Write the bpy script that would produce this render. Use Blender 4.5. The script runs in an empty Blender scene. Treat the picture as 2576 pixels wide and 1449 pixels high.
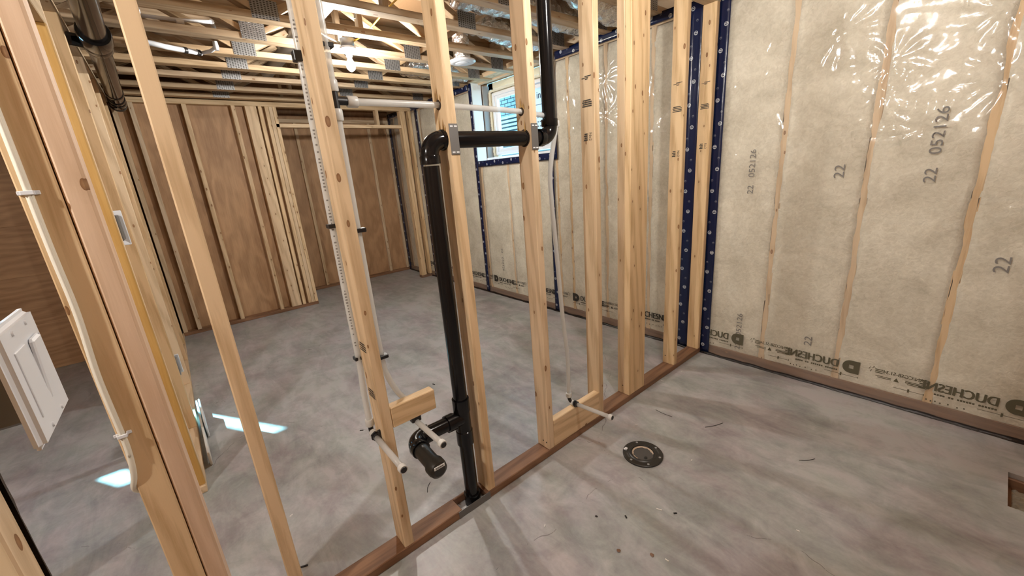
import bpy, bmesh, math, random
import numpy as np
from mathutils import Vector, Matrix, noise
random.seed(7); rng = np.random.default_rng(7)
scn = bpy.context.scene
COL = scn.collection

# ------------------------------------------------------------------ camera
cam_d = bpy.data.cameras.new('camera'); cam = bpy.data.objects.new('camera', cam_d); COL.objects.link(cam)
Fw = Vector((-0.74550635, 0.60594923, -0.27757126)); Rt = Vector((0.64569041, 0.75986929, -0.07538276)); Up = Vector((-0.16523975, 0.23542342, 0.95774299))
m = Matrix((Rt, Up, -Fw)).transposed().to_4x4(); m.translation = Vector((1.36031591, -0.42335097, 1.51736056))
cam.matrix_world = m
cam_d.sensor_fit = 'HORIZONTAL'; cam_d.sensor_width = 36.0; cam_d.lens = 1010.62/2576*36
cam_d.clip_start = 0.02; cam_d.clip_end = 100
scn.camera = cam
# ------------------------------------------------------------------ world, sun, exposure
scn.view_settings.view_transform = 'Standard'; scn.view_settings.look = 'None'
scn.view_settings.gamma = 1.0; scn.view_settings.use_curve_mapping = False
scn.view_settings.exposure = -0.15
wd = bpy.data.worlds.new('sky'); scn.world = wd; wd.use_nodes = True
wb = wd.node_tree.nodes['Background']; wb.inputs[0].default_value = (0.32, 0.68, 1.0, 1); wb.inputs[1].default_value = 26.0
sd = bpy.data.lights.new('sun', 'SUN'); sun = bpy.data.objects.new('sun', sd); COL.objects.link(sun)
sd.energy = 45.0; sd.color = (0.30, 0.82, 1.0); sd.angle = math.radians(0.6)
SUN_DIR = Vector((0.861, 0.508, -0.70)).normalized()
sun.rotation_euler = SUN_DIR.to_track_quat('-Z', 'Y').to_euler()
BULB_BED = 1850.0; BULB_BATH = 1150.0; BULB_HALL = 2300.0
BULB_COL = (1.0, 0.955, 0.885)

YW = 2.602       # inner face of the exterior wall
ZC = 2.52        # underside of the floor trusses

# ------------------------------------------------------------------ material helpers
class NT:
    def __init__(s, name):
        s.m = bpy.data.materials.new(name); s.m.use_nodes = True; s.t = s.m.node_tree
        s.t.nodes.clear(); s.out = s.n('ShaderNodeOutputMaterial')
    def n(s, typ, **kw):
        nd = s.t.nodes.new(typ)
        for k, v in kw.items():
            if k.startswith('i_'): s.set(nd.inputs[k[2:].replace('_', ' ')], v)
            else: setattr(nd, k, v)
        return nd
    def set(s, sock, v):
        if isinstance(v, bpy.types.NodeSocket): s.t.links.new(v, sock)
        else: sock.default_value = v
    def M(s, op, a, b=None, c=None, clamp=False):
        nd = s.n('ShaderNodeMath', operation=op); nd.use_clamp = clamp
        for i, v in enumerate((a, b, c)):
            if v is not None: s.set(nd.inputs[i], v)
        return nd.outputs[0]
    def mix(s, f, a, b, typ='RGBA', blend='MIX'):
        nd = s.n('ShaderNodeMix', data_type=typ)
        if typ == 'RGBA': nd.blend_type = blend
        ix = {'RGBA': (6, 7, 2), 'FLOAT': (2, 3, 0)}[typ]
        s.set(nd.inputs[0], f); s.set(nd.inputs[ix[0]], a); s.set(nd.inputs[ix[1]], b)
        return nd.outputs[ix[2]]
    def ramp(s, f, stops):
        nd = s.n('ShaderNodeValToRGB'); s.set(nd.inputs[0], f); el = nd.color_ramp.elements
        while len(el) < len(stops): el.new(0.5)
        for e, (p, c) in zip(el, stops): e.position = p; e.color = c if len(c) == 4 else (*c, 1)
        return nd.outputs[0]
    def noise(s, vec, scale, detail=3, rough=0.55, dist=0.0):
        nd = s.n('ShaderNodeTexNoise', i_Scale=scale, i_Detail=detail, i_Roughness=rough, i_Distortion=dist)
        if vec is not None: s.set(nd.inputs['Vector'], vec)
        return nd.outputs[0]
    def coord(s, scale=(1, 1, 1), rnd=True, kind='Object'):
        tc = s.n('ShaderNodeTexCoord').outputs[kind]
        mp = s.n('ShaderNodeMapping'); s.set(mp.inputs['Vector'], tc); mp.inputs['Scale'].default_value = scale
        if not rnd: return mp.outputs[0]
        oi = s.n('ShaderNodeObjectInfo').outputs['Random']
        v = s.n('ShaderNodeCombineXYZ'); s.set(v.inputs[0], s.M('MULTIPLY', oi, 37.0)); s.set(v.inputs[1], s.M('MULTIPLY', oi, 91.0)); s.set(v.inputs[2], s.M('MULTIPLY', oi, 53.0))
        ad = s.n('ShaderNodeVectorMath', operation='ADD'); s.set(ad.inputs[0], mp.outputs[0]); s.set(ad.inputs[1], v.outputs[0])
        return ad.outputs[0]
    def rand(s): return s.n('ShaderNodeObjectInfo').outputs['Random']
    def bump(s, h, strength=0.3, dist=0.01):
        nd = s.n('ShaderNodeBump', i_Strength=strength, i_Distance=dist); s.set(nd.inputs['Height'], h); return nd.outputs[0]
    def principled(s, col, rough=0.5, metal=0.0, normal=None, **kw):
        nd = s.n('ShaderNodeBsdfPrincipled'); s.set(nd.inputs['Base Color'], col if not isinstance(col, tuple) else ((*col, 1) if len(col) == 3 else col))
        s.set(nd.inputs['Roughness'], rough); s.set(nd.inputs['Metallic'], metal)
        if normal is not None: s.set(nd.inputs['Normal'], normal)
        for k, v in kw.items(): s.set(nd.inputs[k.replace('_', ' ')], v)
        return nd.outputs[0]
    def done(s, sh): s.t.links.new(sh, s.out.inputs[0]); return s.m

def simple(name, col, rough=0.5, metal=0.0, bump=None, **kw):
    t = NT(name); nm = None
    if bump: nm = t.bump(t.noise(t.coord(), bump[0], 4), bump[1], 0.004)
    return t.done(t.principled(col, rough, metal, nm, **kw))

def wood(name, light, dark, knots=0.62, ring=1.0, rough=0.62):
    t = NT(name)
    c = t.coord((1, 1, 0.06)); fine = t.noise(c, 80, 4, 0.65, 0.5)
    c2 = t.coord((1, 1, 0.10)); w = t.n('ShaderNodeTexWave', i_Scale=9.0, i_Distortion=7.0, i_Detail=2.0); w.inputs['Detail Scale'].default_value = 1.3
    w.bands_direction = 'DIAGONAL'; t.set(w.inputs['Vector'], c2)
    g = t.M('ADD', t.M('MULTIPLY', w.outputs['Fac'], 0.40*ring), t.M('MULTIPLY', fine, 0.85))
    col = t.ramp(g, [(0.30, (*dark, 1)), (0.70, (*light, 1))])
    # boards differ a little in tone from one to the next
    rnd = t.rand(); hsv = t.n('ShaderNodeHueSaturation'); t.set(hsv.inputs['Color'], col)
    t.set(hsv.inputs['Value'], t.M('ADD', 0.90, t.M('MULTIPLY', rnd, 0.2))); t.set(hsv.inputs['Saturation'], t.M('ADD', 0.88, t.M('MULTIPLY', t.M('FRACT', t.M('MULTIPLY', rnd, 7.3)), 0.24)))
    col = hsv.outputs[0]
    big = t.noise(t.coord((1, 1, 0.35)), 5, 2); col = t.mix(t.M('MULTIPLY', big, 0.35), col, (*[d*1.05 for d in dark], 1))
    sx_ = t.n('ShaderNodeSeparateXYZ'); t.set(sx_.inputs[0], t.coord((1, 1, 1)))
    kc = t.n('ShaderNodeCombineXYZ'); t.set(kc.inputs[0], t.M('MULTIPLY', t.M('ADD', sx_.outputs[0], sx_.outputs[1]), 12.0)); t.set(kc.inputs[1], t.M('MULTIPLY', sx_.outputs[2], 5.5))
    v = t.n('ShaderNodeTexVoronoi', i_Scale=1.0); v.voronoi_dimensions = '2D'; t.set(v.inputs['Vector'], kc.outputs[0])
    sep = t.n('ShaderNodeSeparateColor'); t.set(sep.inputs[0], v.outputs['Color'])
    has = t.M('GREATER_THAN', sep.outputs[0], knots)
    d = t.M('ADD', t.M('MULTIPLY', v.outputs['Distance'], t.M('ADD', 0.75, t.M('MULTIPLY', sep.outputs[1], 1.1))), t.M('MULTIPLY', fine, 0.03))
    kn = t.M('MULTIPLY', t.M('SUBTRACT', 1.0, t.M('MULTIPLY', d, 10.5), clamp=True), has, clamp=True)
    kcol = t.ramp(d, [(0.03, (0.30, 0.16, 0.07)), (0.075, (0.22, 0.105, 0.04)), (0.10, (0.12, 0.05, 0.018))])
    halo = t.M('MULTIPLY', t.M('SUBTRACT', 1.0, t.M('MULTIPLY', d, 3.2), clamp=True), t.M('MULTIPLY', has, 0.35))
    col = t.mix(halo, col, (*[d_*0.75 for d_ in dark], 1)); col = t.mix(t.M('GREATER_THAN', kn, 0.12), col, kcol)
    nm = t.bump(t.M('ADD', fine, w.outputs['Fac']), 0.12, 0.003)
    return t.done(t.principled(col, rough, 0.0, nm))

MAT = {}
MAT['spf'] = wood('spruce_stud', (0.75, 0.565, 0.355), (0.52, 0.36, 0.20), 0.50)
MAT['spf_dull'] = wood('spruce_dull', (0.62, 0.475, 0.31), (0.43, 0.305, 0.18), 0.5)
MAT['spf_red'] = wood('spruce_reddish', (0.74, 0.53, 0.36), (0.60, 0.40, 0.25), 0.8, 0.6)
MAT['ochre'] = wood('ochre_stud', (0.62, 0.40, 0.16), (0.50, 0.30, 0.10), 0.72, 0.5)
MAT['treated'] = wood('treated_plate', (0.26, 0.145, 0.085), (0.14, 0.072, 0.040), 0.85, 0.8, 0.6)
MAT['truss'] = wood('truss_lumber', (0.50, 0.37, 0.235), (0.33, 0.225, 0.13), 0.6)

def mk_ply():
    t = NT('plywood'); c = t.coord((1, 1, 0.35))
    wob = t.noise(c, 3.0, 3, 0.5, 1.2); w = t.n('ShaderNodeTexWave', i_Scale=5.0, i_Distortion=16.0, i_Detail=3.0); w.inputs['Detail Scale'].default_value = 0.8; t.set(w.inputs['Vector'], c)
    f = t.noise(t.coord((1, 1, 0.05)), 120, 3)
    g = t.M('ADD', t.M('MULTIPLY', w.outputs['Fac'], 0.18), t.M('ADD', t.M('MULTIPLY', f, 0.35), t.M('MULTIPLY', wob, 0.45)))
    col = t.ramp(g, [(0.25, (0.29, 0.160, 0.078)), (0.80, (0.56, 0.350, 0.190))])
    v = t.n('ShaderNodeTexVoronoi', i_Scale=1.0); t.set(v.inputs['Vector'], t.coord((3.1, 3.1, 2.2))); sep = t.n('ShaderNodeSeparateColor'); t.set(sep.inputs[0], v.outputs['Color'])
    kn = t.M('MULTIPLY', t.M('LESS_THAN', v.outputs['Distance'], 0.055), t.M('GREATER_THAN', sep.outputs[0], 0.62))
    col = t.mix(kn, col, (0.035, 0.015, 0.007, 1))
    return t.done(t.principled(col, 0.6, 0.0, t.bump(g, 0.1, 0.003)))
MAT['ply'] = mk_ply()

def mk_concrete():
    t = NT('concrete'); c = t.coord(rnd=False)
    a = t.noise(c, 1.3, 5, 0.6, 0.8); b = t.noise(c, 6.0, 5, 0.62, 1.0); st = t.noise(t.coord((2.2, 7.0, 1), rnd=False), 1.0, 5, 0.65, 1.3); f = t.noise(c, 60, 4, 0.6)
    g = t.M('ADD', t.M('ADD', t.M('MULTIPLY', a, 0.38), t.M('MULTIPLY', b, 0.30)), t.M('ADD', t.M('MULTIPLY', st, 0.28), t.M('MULTIPLY', f, 0.08)))
    col = t.ramp(g, [(0.41, (0.20, 0.20, 0.203)), (0.50, (0.345, 0.347, 0.35)), (0.59, (0.51, 0.512, 0.518))])
    tint = t.noise(t.coord((1, 1.6, 1), rnd=False), 2.4, 4, 0.6)
    col = t.mix(t.M('MULTIPLY', t.M('GREATER_THAN', tint, 0.0), 0.34), col, t.ramp(tint, [(0.38, (0.36, 0.285, 0.315)), (0.5, (0.34, 0.34, 0.345)), (0.62, (0.285, 0.335, 0.305))]))
    # hairline shrinkage cracks
    v = t.n('ShaderNodeTexVoronoi', feature='DISTANCE_TO_EDGE', i_Scale=0.55)
    wv = t.n('ShaderNodeVectorMath', operation='ADD'); t.set(wv.inputs[0], c); nn = t.n('ShaderNodeTexNoise', i_Scale=2.5, i_Detail=4.0); t.set(nn.inputs['Vector'], c)
    sc = t.n('ShaderNodeVectorMath', operation='SCALE'); t.set(sc.inputs[0], nn.outputs['Color']); sc.inputs['Scale'].default_value = 0.25; t.set(wv.inputs[1], sc.outputs[0]); t.set(v.inputs['Vector'], wv.outputs[0])
    cr = t.M('MULTIPLY', t.M('LESS_THAN', v.outputs['Distance'], 0.0009), t.M('GREATER_THAN', b, 0.54))
    col = t.mix(t.M('MULTIPLY', cr, 0.6), col, (0.10, 0.09, 0.085, 1))
    rg = t.M('ADD', 0.27, t.M('MULTIPLY', b, 0.26))
    return t.done(t.principled(col, rg, 0.0, t.bump(t.M('ADD', b, t.M('MULTIPLY', f, 0.4)), 0.10, 0.004)))
MAT['concrete'] = mk_concrete()

def mk_batt():
    t = NT('glass_wool'); c = t.coord((1, 1, 1)); a = t.noise(c, 4, 4, 0.6, 0.6); f = t.noise(c, 45, 5, 0.65, 0.8)
    col = t.ramp(t.M('ADD', t.M('MULTIPLY', a, 0.6), t.M('MULTIPLY', f, 0.4)), [(0.32, (0.50, 0.465, 0.37)), (0.64, (0.83, 0.80, 0.695))])
    return t.done(t.principled(col, 0.95, 0.0, t.bump(t.M('ADD', t.M('MULTIPLY', a, 2.6), t.M('MULTIPLY', f, 0.6)), 0.5, 0.016)))
MAT['batt'] = mk_batt()

def mk_poly():
    t = NT('clear_poly_sheet'); c = t.coord((1, 1, 1), rnd=False)
    h = t.noise(t.coord((3.6, 3.6, 1.3), rnd=False), 1.6, 3, 0.5, 1.6)
    nm = t.bump(h, 0.24, 0.012)
    tr = t.n('ShaderNodeBsdfTransparent'); tr.inputs[0].default_value = (0.97, 0.965, 0.95, 1)
    df = t.n('ShaderNodeBsdfDiffuse'); df.inputs[0].default_value = (0.82, 0.79, 0.74, 1)
    gl = t.n('ShaderNodeBsdfGlossy'); gl.inputs[0].default_value = (1, 1, 1, 1); gl.inputs['Roughness'].default_value = 0.10; t.set(gl.inputs['Normal'], nm)
    m1 = t.n('ShaderNodeMixShader'); m1.inputs[0].default_value = 0.11; t.set(m1.inputs[1], tr.outputs[0]); t.set(m1.inputs[2], df.outputs[0])
    lw = t.n('ShaderNodeLayerWeight'); t.set(lw.inputs['Normal'], nm); fr = t.M('ADD', 0.04, t.M('MULTIPLY', t.M('POWER', lw.outputs['Facing'], 4.0), 0.8))
    m2 = t.n('ShaderNodeMixShader'); t.set(m2.inputs[0], fr); t.set(m2.inputs[1], m1.outputs[0]); t.set(m2.inputs[2], gl.outputs[0])
    return t.done(m2.outputs[0])
MAT['poly'] = mk_poly()

def mk_tape():
    t = NT('blue_sheathing_tape'); uv = t.n('ShaderNodeUVMap').outputs[0]; s = t.n('ShaderNodeSeparateXYZ'); t.set(s.inputs[0], uv)
    P = 0.30
    def disc(u0, v0, r):
        du = t.M('SUBTRACT', t.M('MULTIPLY', t.M('FRACT', t.M('ADD', t.M('DIVIDE', s.outputs[0], P), 1.5-u0/P)), P), P*0.5)
        dv = t.M('SUBTRACT', s.outputs[1], v0); d = t.M('SQRT', t.M('ADD', t.M('MULTIPLY', du, du), t.M('MULTIPLY', dv, dv)))
        ins = t.M('LESS_THAN', d, r); core = t.M('LESS_THAN', d, r*0.72)
        bars = t.M('LESS_THAN', t.M('FRACT', t.M('ADD', t.M('MULTIPLY', du, 95.0), 0.5)), 0.42)
        return t.M('SUBTRACT', ins, t.M('MULTIPLY', core, bars))
    a = t.M('ADD', disc(0.075, 0.020, 0.0135), disc(0.225, 0.046, 0.0135))
    b = t.M('MULTIPLY', t.M('ADD', disc(0.15, 0.016, 0.008), disc(0.0, 0.052, 0.008)), 0.25)
    fac = t.M('ADD', a, b, clamp=True)
    col = t.mix(fac, (0.004, 0.011, 0.052, 1), (0.46, 0.50, 0.56, 1))
    nm = t.bump(t.noise(t.coord((30, 30, 8), rnd=False), 1.0, 3), 0.5, 0.004)
    return t.done(t.principled(col, 0.25, 0.0, nm))
MAT['tape'] = mk_tape()
MAT['abs'] = simple('black_abs', (0.006, 0.006, 0.007), 0.14, Specular_IOR_Level=0.35)
MAT['abs_cap'] = simple('black_abs_satin', (0.020, 0.019, 0.017), 0.38)
MAT['blackplastic'] = simple('black_plastic', (0.012, 0.012, 0.014), 0.4)
def mk_pex():
    t = NT('translucent_pex'); pr = t.principled((0.80, 0.81, 0.80), 0.22, Transmission_Weight=0.0)
    tl = t.n('ShaderNodeBsdfTranslucent'); tl.inputs[0].default_value = (0.82, 0.82, 0.80, 1); tr = t.n('ShaderNodeBsdfTransparent'); tr.inputs[0].default_value = (0.93, 0.93, 0.93, 1)
    m0 = t.n('ShaderNodeMixShader'); m0.inputs[0].default_value = 0.35; t.set(m0.inputs[1], pr); t.set(m0.inputs[2], tl.outputs[0])
    m1 = t.n('ShaderNodeMixShader'); m1.inputs[0].default_value = 0.30; t.set(m1.inputs[1], m0.outputs[0]); t.set(m1.inputs[2], tr.outputs[0])
    return t.done(m1.outputs[0])
MAT['pex'] = mk_pex()
MAT['pexring'] = simple('white_pex_ring', (0.62, 0.63, 0.62), 0.35)
MAT['white'] = simple('white_plastic', (0.74, 0.78, 0.84), 0.32)
MAT['vinyl'] = simple('white_vinyl', (0.80, 0.81, 0.82), 0.35)
MAT['whitewood'] = simple('pale_primed_board', (0.74, 0.73, 0.70), 0.6, bump=(40, 0.2))
MAT['greywood'] = simple('dull_grey_board', (0.24, 0.22, 0.20), 0.7, bump=(40, 0.3))
MAT['foam'] = simple('spray_foam', (0.72, 0.66, 0.50), 0.8, bump=(60, 0.9))
MAT['cable'] = simple('white_cable', (0.80, 0.79, 0.70), 0.42)
MAT['yellow'] = simple('yellow_cable', (0.75, 0.48, 0.06), 0.45)
MAT['galv'] = simple('galvanised_steel', (0.42, 0.44, 0.47), 0.42, 0.85, bump=(25, 0.1))
MAT['darkmetal'] = simple('dull_steel', (0.19, 0.185, 0.18), 0.5, 0.6)
MAT['ink'] = simple('black_ink', (0.03, 0.027, 0.022), 0.7)
MAT['inkpale'] = simple('grey_ink', (0.20, 0.19, 0.18), 0.8)
MAT['inkolive'] = simple('olive_ink', (0.10, 0.09, 0.055), 0.8)
MAT['paper'] = simple('white_label', (0.78, 0.80, 0.82), 0.5)
MAT['darkplug'] = simple('dark_grey_plug', (0.07, 0.066, 0.062), 0.6, bump=(30, 0.4))
MAT['grout'] = simple('pinkish_grout', (0.50, 0.40, 0.31), 0.9, bump=(90, 0.6))
MAT['bark'] = simple('dark_bark', (0.035, 0.022, 0.014), 0.95, bump=(80, 1.0))
MAT['sealant'] = simple('black_sealant', (0.008, 0.007, 0.009), 0.25, bump=(70, 0.8))
MAT['sand'] = simple('grey_gravel', (0.34, 0.31, 0.25), 0.95, bump=(50, 1.0))
MAT['sub'] = simple('subfloor_board', (0.34, 0.20, 0.10), 0.7, bump=(30, 0.3))
MAT['brickm'] = None
def mk_brick():
    t = NT('grey_brick'); f = t.noise(t.coord(), 25, 4); col = t.mix(t.M('MULTIPLY', f, 0.6), (0.016, 0.022, 0.025, 1), (0.024, 0.031, 0.034, 1))
    return t.done(t.principled(col, 0.85, 0.0, t.bump(f, 0.3, 0.01)))
MAT['brick'] = mk_brick()
MAT['mortar'] = simple('pale_mortar', (0.055, 0.062, 0.066), 0.9)
MAT['siding'] = simple('pale_siding', (0.050, 0.057, 0.061), 0.5)
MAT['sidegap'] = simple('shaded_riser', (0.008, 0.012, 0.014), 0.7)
def mk_plate():
    t = NT('toothed_connector_plate'); c = t.coord((1, 1, 1), rnd=False); s = t.n('ShaderNodeSeparateXYZ'); t.set(s.inputs[0], c)
    a = t.M('LESS_THAN', t.M('FRACT', t.M('MULTIPLY', s.outputs[1], 55.0)), 0.55); b = t.M('LESS_THAN', t.M('FRACT', t.M('ADD', t.M('MULTIPLY', s.outputs[2], 85.0), t.M('MULTIPLY', t.M('FLOOR', t.M('MULTIPLY', s.outputs[1], 55.0)), 0.5))), 0.55)
    hole = t.M('MULTIPLY', a, b); col = t.mix(hole, (0.30, 0.30, 0.30, 1), (0.04, 0.038, 0.036, 1))
    return t.done(t.principled(col, 0.45, t.M('SUBTRACT', 0.75, t.M('MULTIPLY', hole, 0.7)), t.bump(t.M('SUBTRACT', 1.0, hole), 0.5, 0.003)))
MAT['nailplate'] = mk_plate()
def mk_foil():
    t = NT('crinkled_foil'); v = t.n('ShaderNodeTexVoronoi', i_Scale=16.0); t.set(v.inputs['Vector'], t.coord()); n = t.noise(t.coord(), 22, 4, 0.6, 1.5)
    return t.done(t.principled((0.72, 0.70, 0.68), 0.16, 1.0, t.bump(t.M('ADD', v.outputs['Distance'], n), 0.9, 0.02)))
MAT['foil'] = mk_foil()
def mk_glass():
    t = NT('window_glass'); tr = t.n('ShaderNodeBsdfTransparent'); tr.inputs[0].default_value = (0.92, 0.97, 0.98, 1); gl = t.n('ShaderNodeBsdfGlossy'); gl.inputs['Roughness'].default_value = 0.02
    m1 = t.n('ShaderNodeMixShader'); m1.inputs[0].default_value = 0.06; t.set(m1.inputs[1], tr.outputs[0]); t.set(m1.inputs[2], gl.outputs[0]); return t.done(m1.outputs[0])
MAT['glass'] = mk_glass()
def mk_film():
    t = NT('white_film'); df = t.n('ShaderNodeBsdfDiffuse'); df.inputs[0].default_value = (0.75, 0.77, 0.8, 1); tl = t.n('ShaderNodeBsdfTranslucent'); tl.inputs[0].default_value = (0.75, 0.78, 0.82, 1)
    m1 = t.n('ShaderNodeMixShader'); m1.inputs[0].default_value = 0.5; t.set(m1.inputs[1], df.outputs[0]); t.set(m1.inputs[2], tl.outputs[0]); return t.done(m1.outputs[0])
MAT['film'] = mk_film()
def mk_bulb(name, strength):
    t = NT(name); e = t.n('ShaderNodeEmission'); e.inputs[0].default_value = (*BULB_COL, 1); e.inputs[1].default_value = strength; return t.done(e.outputs[0])

# ------------------------------------------------------------------ object helpers
def tag(o, label=None, cat=None, group=None, kind=None):
    for k, v in (('label', label), ('category', cat), ('group', group), ('kind', kind)):
        if v: o[k] = v
    return o
def empty(name, loc=(0, 0, 0)):
    o = bpy.data.objects.new(name, None); COL.objects.link(o); o.location = loc; o.empty_display_size = 0.05; return o
def wpos(p):
    v = Vector((0, 0, 0))
    while p is not None: v += p.location; p = p.parent
    return v
def link(name, me, mat, parent=None, loc=(0, 0, 0)):
    o = bpy.data.objects.new(name, me); COL.objects.link(o)
    if mat: me.materials.append(MAT[mat] if isinstance(mat, str) else mat)
    o.location = Vector(loc)
    if parent is not None:
        o.parent = parent
        # parents are never rotated unless they are boards; keep the world position
        o.matrix_parent_inverse = MW(parent).inverted()
    return o
def MW(o):
    mt = Matrix.LocRotScale(o.location, o.rotation_euler, o.scale)
    if o.parent: return MW(o.parent) @ o.matrix_parent_inverse @ mt
    return mt
def bm_obj(name, bm, mat, parent=None, loc=(0, 0, 0), smooth=False):
    me = bpy.data.meshes.new(name); bm.to_mesh(me); bm.free()
    if smooth:
        for p in me.polygons: p.use_smooth = True
    return link(name, me, mat, parent, loc)
AXROT = {'z': Matrix.Identity(3), 'x': Matrix(((0, 0, 1), (1, 0, 0), (0, 1, 0))), 'y': Matrix(((0, 1, 0), (0, 0, 1), (1, 0, 0)))}
def board(name, parent, x0, x1, y0, y1, z0, z1, mat, axis=None, bev=0.003):
    """axis-aligned board given by world bounds; its length lies on local Z so that the grain follows it"""
    d = {'x': abs(x1-x0), 'y': abs(y1-y0), 'z': abs(z1-z0)}
    if axis is None: axis = max(d, key=d.get)
    dims = {'z': (d['x'], d['y'], d['z']), 'x': (d['y'], d['z'], d['x']), 'y': (d['z'], d['x'], d['y'])}[axis]
    bm = bmesh.new(); bmesh.ops.create_cube(bm, size=1.0); bmesh.ops.scale(bm, vec=dims, verts=bm.verts)
    b = min(bev, min(dims)*0.3)
    if b > 0: bmesh.ops.bevel(bm, geom=bm.edges[:], offset=b, segments=1, affect='EDGES')
    me = bpy.data.meshes.new(name); bm.to_mesh(me); bm.free()
    o = link(name, me, mat); o.rotation_euler = AXROT[axis].to_euler(); o.location = ((x0+x1)/2, (y0+y1)/2, (z0+z1)/2)
    if parent is not None: o.parent = parent; o.matrix_parent_inverse = MW(parent).inverted()
    return o
def beam(name, parent, p0, p1, w, t, mat, side=Vector((1, 0, 0)), bev=0.003):
    """board between two points, w wide along 'side'"""
    p0, p1 = Vector(p0), Vector(p1); z = (p1-p0).normalized(); x = (side - z*side.dot(z)).normalized(); y = z.cross(x)
    bm = bmesh.new(); bmesh.ops.create_cube(bm, size=1.0); bmesh.ops.scale(bm, vec=(w, t, (p1-p0).length), verts=bm.verts)
    if bev: bmesh.ops.bevel(bm, geom=bm.edges[:], offset=bev, segments=1, affect='EDGES')
    me = bpy.data.meshes.new(name); bm.to_mesh(me); bm.free()
    o = link(name, me, mat); o.rotation_euler = Matrix((x, y, z)).transposed().to_euler(); o.location = (p0+p1)/2
    if parent is not None: o.parent = parent; o.matrix_parent_inverse = MW(parent).inverted()
    return o
def smooth_path(pts, k=8):
    pts = [Vector(p) for p in pts]; out = []
    for i in range(len(pts)-1):
        p0 = pts[max(i-1, 0)]; p1 = pts[i]; p2 = pts[i+1]; p3 = pts[min(i+2, len(pts)-1)]
        for j in range(k):
            s = j/k; out.append(0.5*((2*p1)+(p2-p0)*s+(2*p0-5*p1+4*p2-p3)*s*s+(3*p1-p0-3*p2+p3)*s**3))
    out.append(pts[-1]); return out
def tube(name, pts, r, mat, parent=None, n=16, cap=True, radii=None, flat=1.0):
    pts = [Vector(p) for p in pts]; bm = bmesh.new(); rings = []; T0 = (pts[1]-pts[0]).normalized()
    ref = Vector((0, 0, 1)) if abs(T0.z) < 0.9 else Vector((1, 0, 0)); N = (ref - T0*ref.dot(T0)).normalized()
    for i, p in enumerate(pts):
        T = (pts[min(i+1, len(pts)-1)]-pts[max(i-1, 0)])
        T = T.normalized() if T.length > 1e-9 else T0
        N = (N - T*N.dot(T)).normalized(); B = T.cross(N); rr = radii[i] if radii else r
        rings.append([bm.verts.new(p + (N*math.cos(2*math.pi*k/n) + B*flat*math.sin(2*math.pi*k/n))*rr) for k in range(n)])
    for a, b in zip(rings, rings[1:]):
        for k in range(n): bm.faces.new((a[k], a[(k+1) % n], b[(k+1) % n], b[k])).smooth = True
    if cap:
        bm.faces.new(rings[0][::-1]); bm.faces.new(rings[-1])
    bmesh.ops.recalc_face_normals(bm, faces=bm.faces[:])
    c = (pts[0]+pts[-1])/2
    bmesh.ops.translate(bm, vec=-c, verts=bm.verts)
    return bm_obj(name, bm, mat, parent, c)
def turned(name, p0, p1, prof, mat, parent=None, n=24):
    """profile [(t along, radius)] turned about the axis p0-p1; rings are doubled so that the steps stay crisp"""
    p0, p1 = Vector(p0), Vector(p1); pts = [p0.lerp(p1, t) for t, r in prof]
    bm = bmesh.new(); T = (p1-p0).normalized(); ref = Vector((0, 0, 1)) if abs(T.z) < 0.9 else Vector((1, 0, 0)); N = (ref-T*ref.dot(T)).normalized(); B = T.cross(N)
    rings = [[bm.verts.new(p+(N*math.cos(2*math.pi*k/n)+B*math.sin(2*math.pi*k/n))*max(r, 1e-4)) for k in range(n)] for p, (t, r) in zip(pts, prof)]
    for i, (a, b) in enumerate(zip(rings, rings[1:])):
        for k in range(n):
            f = bm.faces.new((a[k], a[(k+1) % n], b[(k+1) % n], b[k])); f.smooth = True
    bm.faces.new(rings[0][::-1]); bm.faces.new(rings[-1]); bmesh.ops.recalc_face_normals(bm, faces=bm.faces[:])
    for e in bm.edges:
        if len(e.link_faces) == 2 and e.calc_face_angle(0) > 0.6: e.smooth = False
    c = (p0+p1)/2; bmesh.ops.translate(bm, vec=-c, verts=bm.verts)
    return bm_obj(name, bm, mat, parent, c)
def arc(p0, corner, p1, k=8):
    """quarter bend from p0 to p1 about a corner"""
    p0, c, p1 = Vector(p0), Vector(corner), Vector(p1); o = p0+p1-c
    return [o+(p0-o)*math.cos(a)+(p1-o)*math.sin(a) for a in (math.pi/2*i/k for i in range(k+1))]
_dg = None
def text_verts(body, size):
    cu = bpy.data.curves.new('t', 'FONT'); cu.body = body; cu.size = size; cu.resolution_u = 3
    o = bpy.data.objects.new('t', cu); COL.objects.link(o); bpy.context.view_layer.update()
    me = bpy.data.meshes.new_from_object(o.evaluated_get(bpy.context.evaluated_depsgraph_get()))
    V = [(v.co.x, v.co.y) for v in me.vertices]; Fc = [tuple(p.vertices) for p in me.polygons]
    bpy.data.objects.remove(o); bpy.data.curves.remove(cu); bpy.data.meshes.remove(me)
    xs = [v[0] for v in V] or [0]
    return V, Fc, max(xs)
_tc = {}
def text2d(body, size):
    if body not in _tc: _tc[body] = text_verts(body, 1.0)
    V, Fc, w = _tc[body]; return [(x*size, y*size) for x, y in V], Fc, w*size

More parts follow.
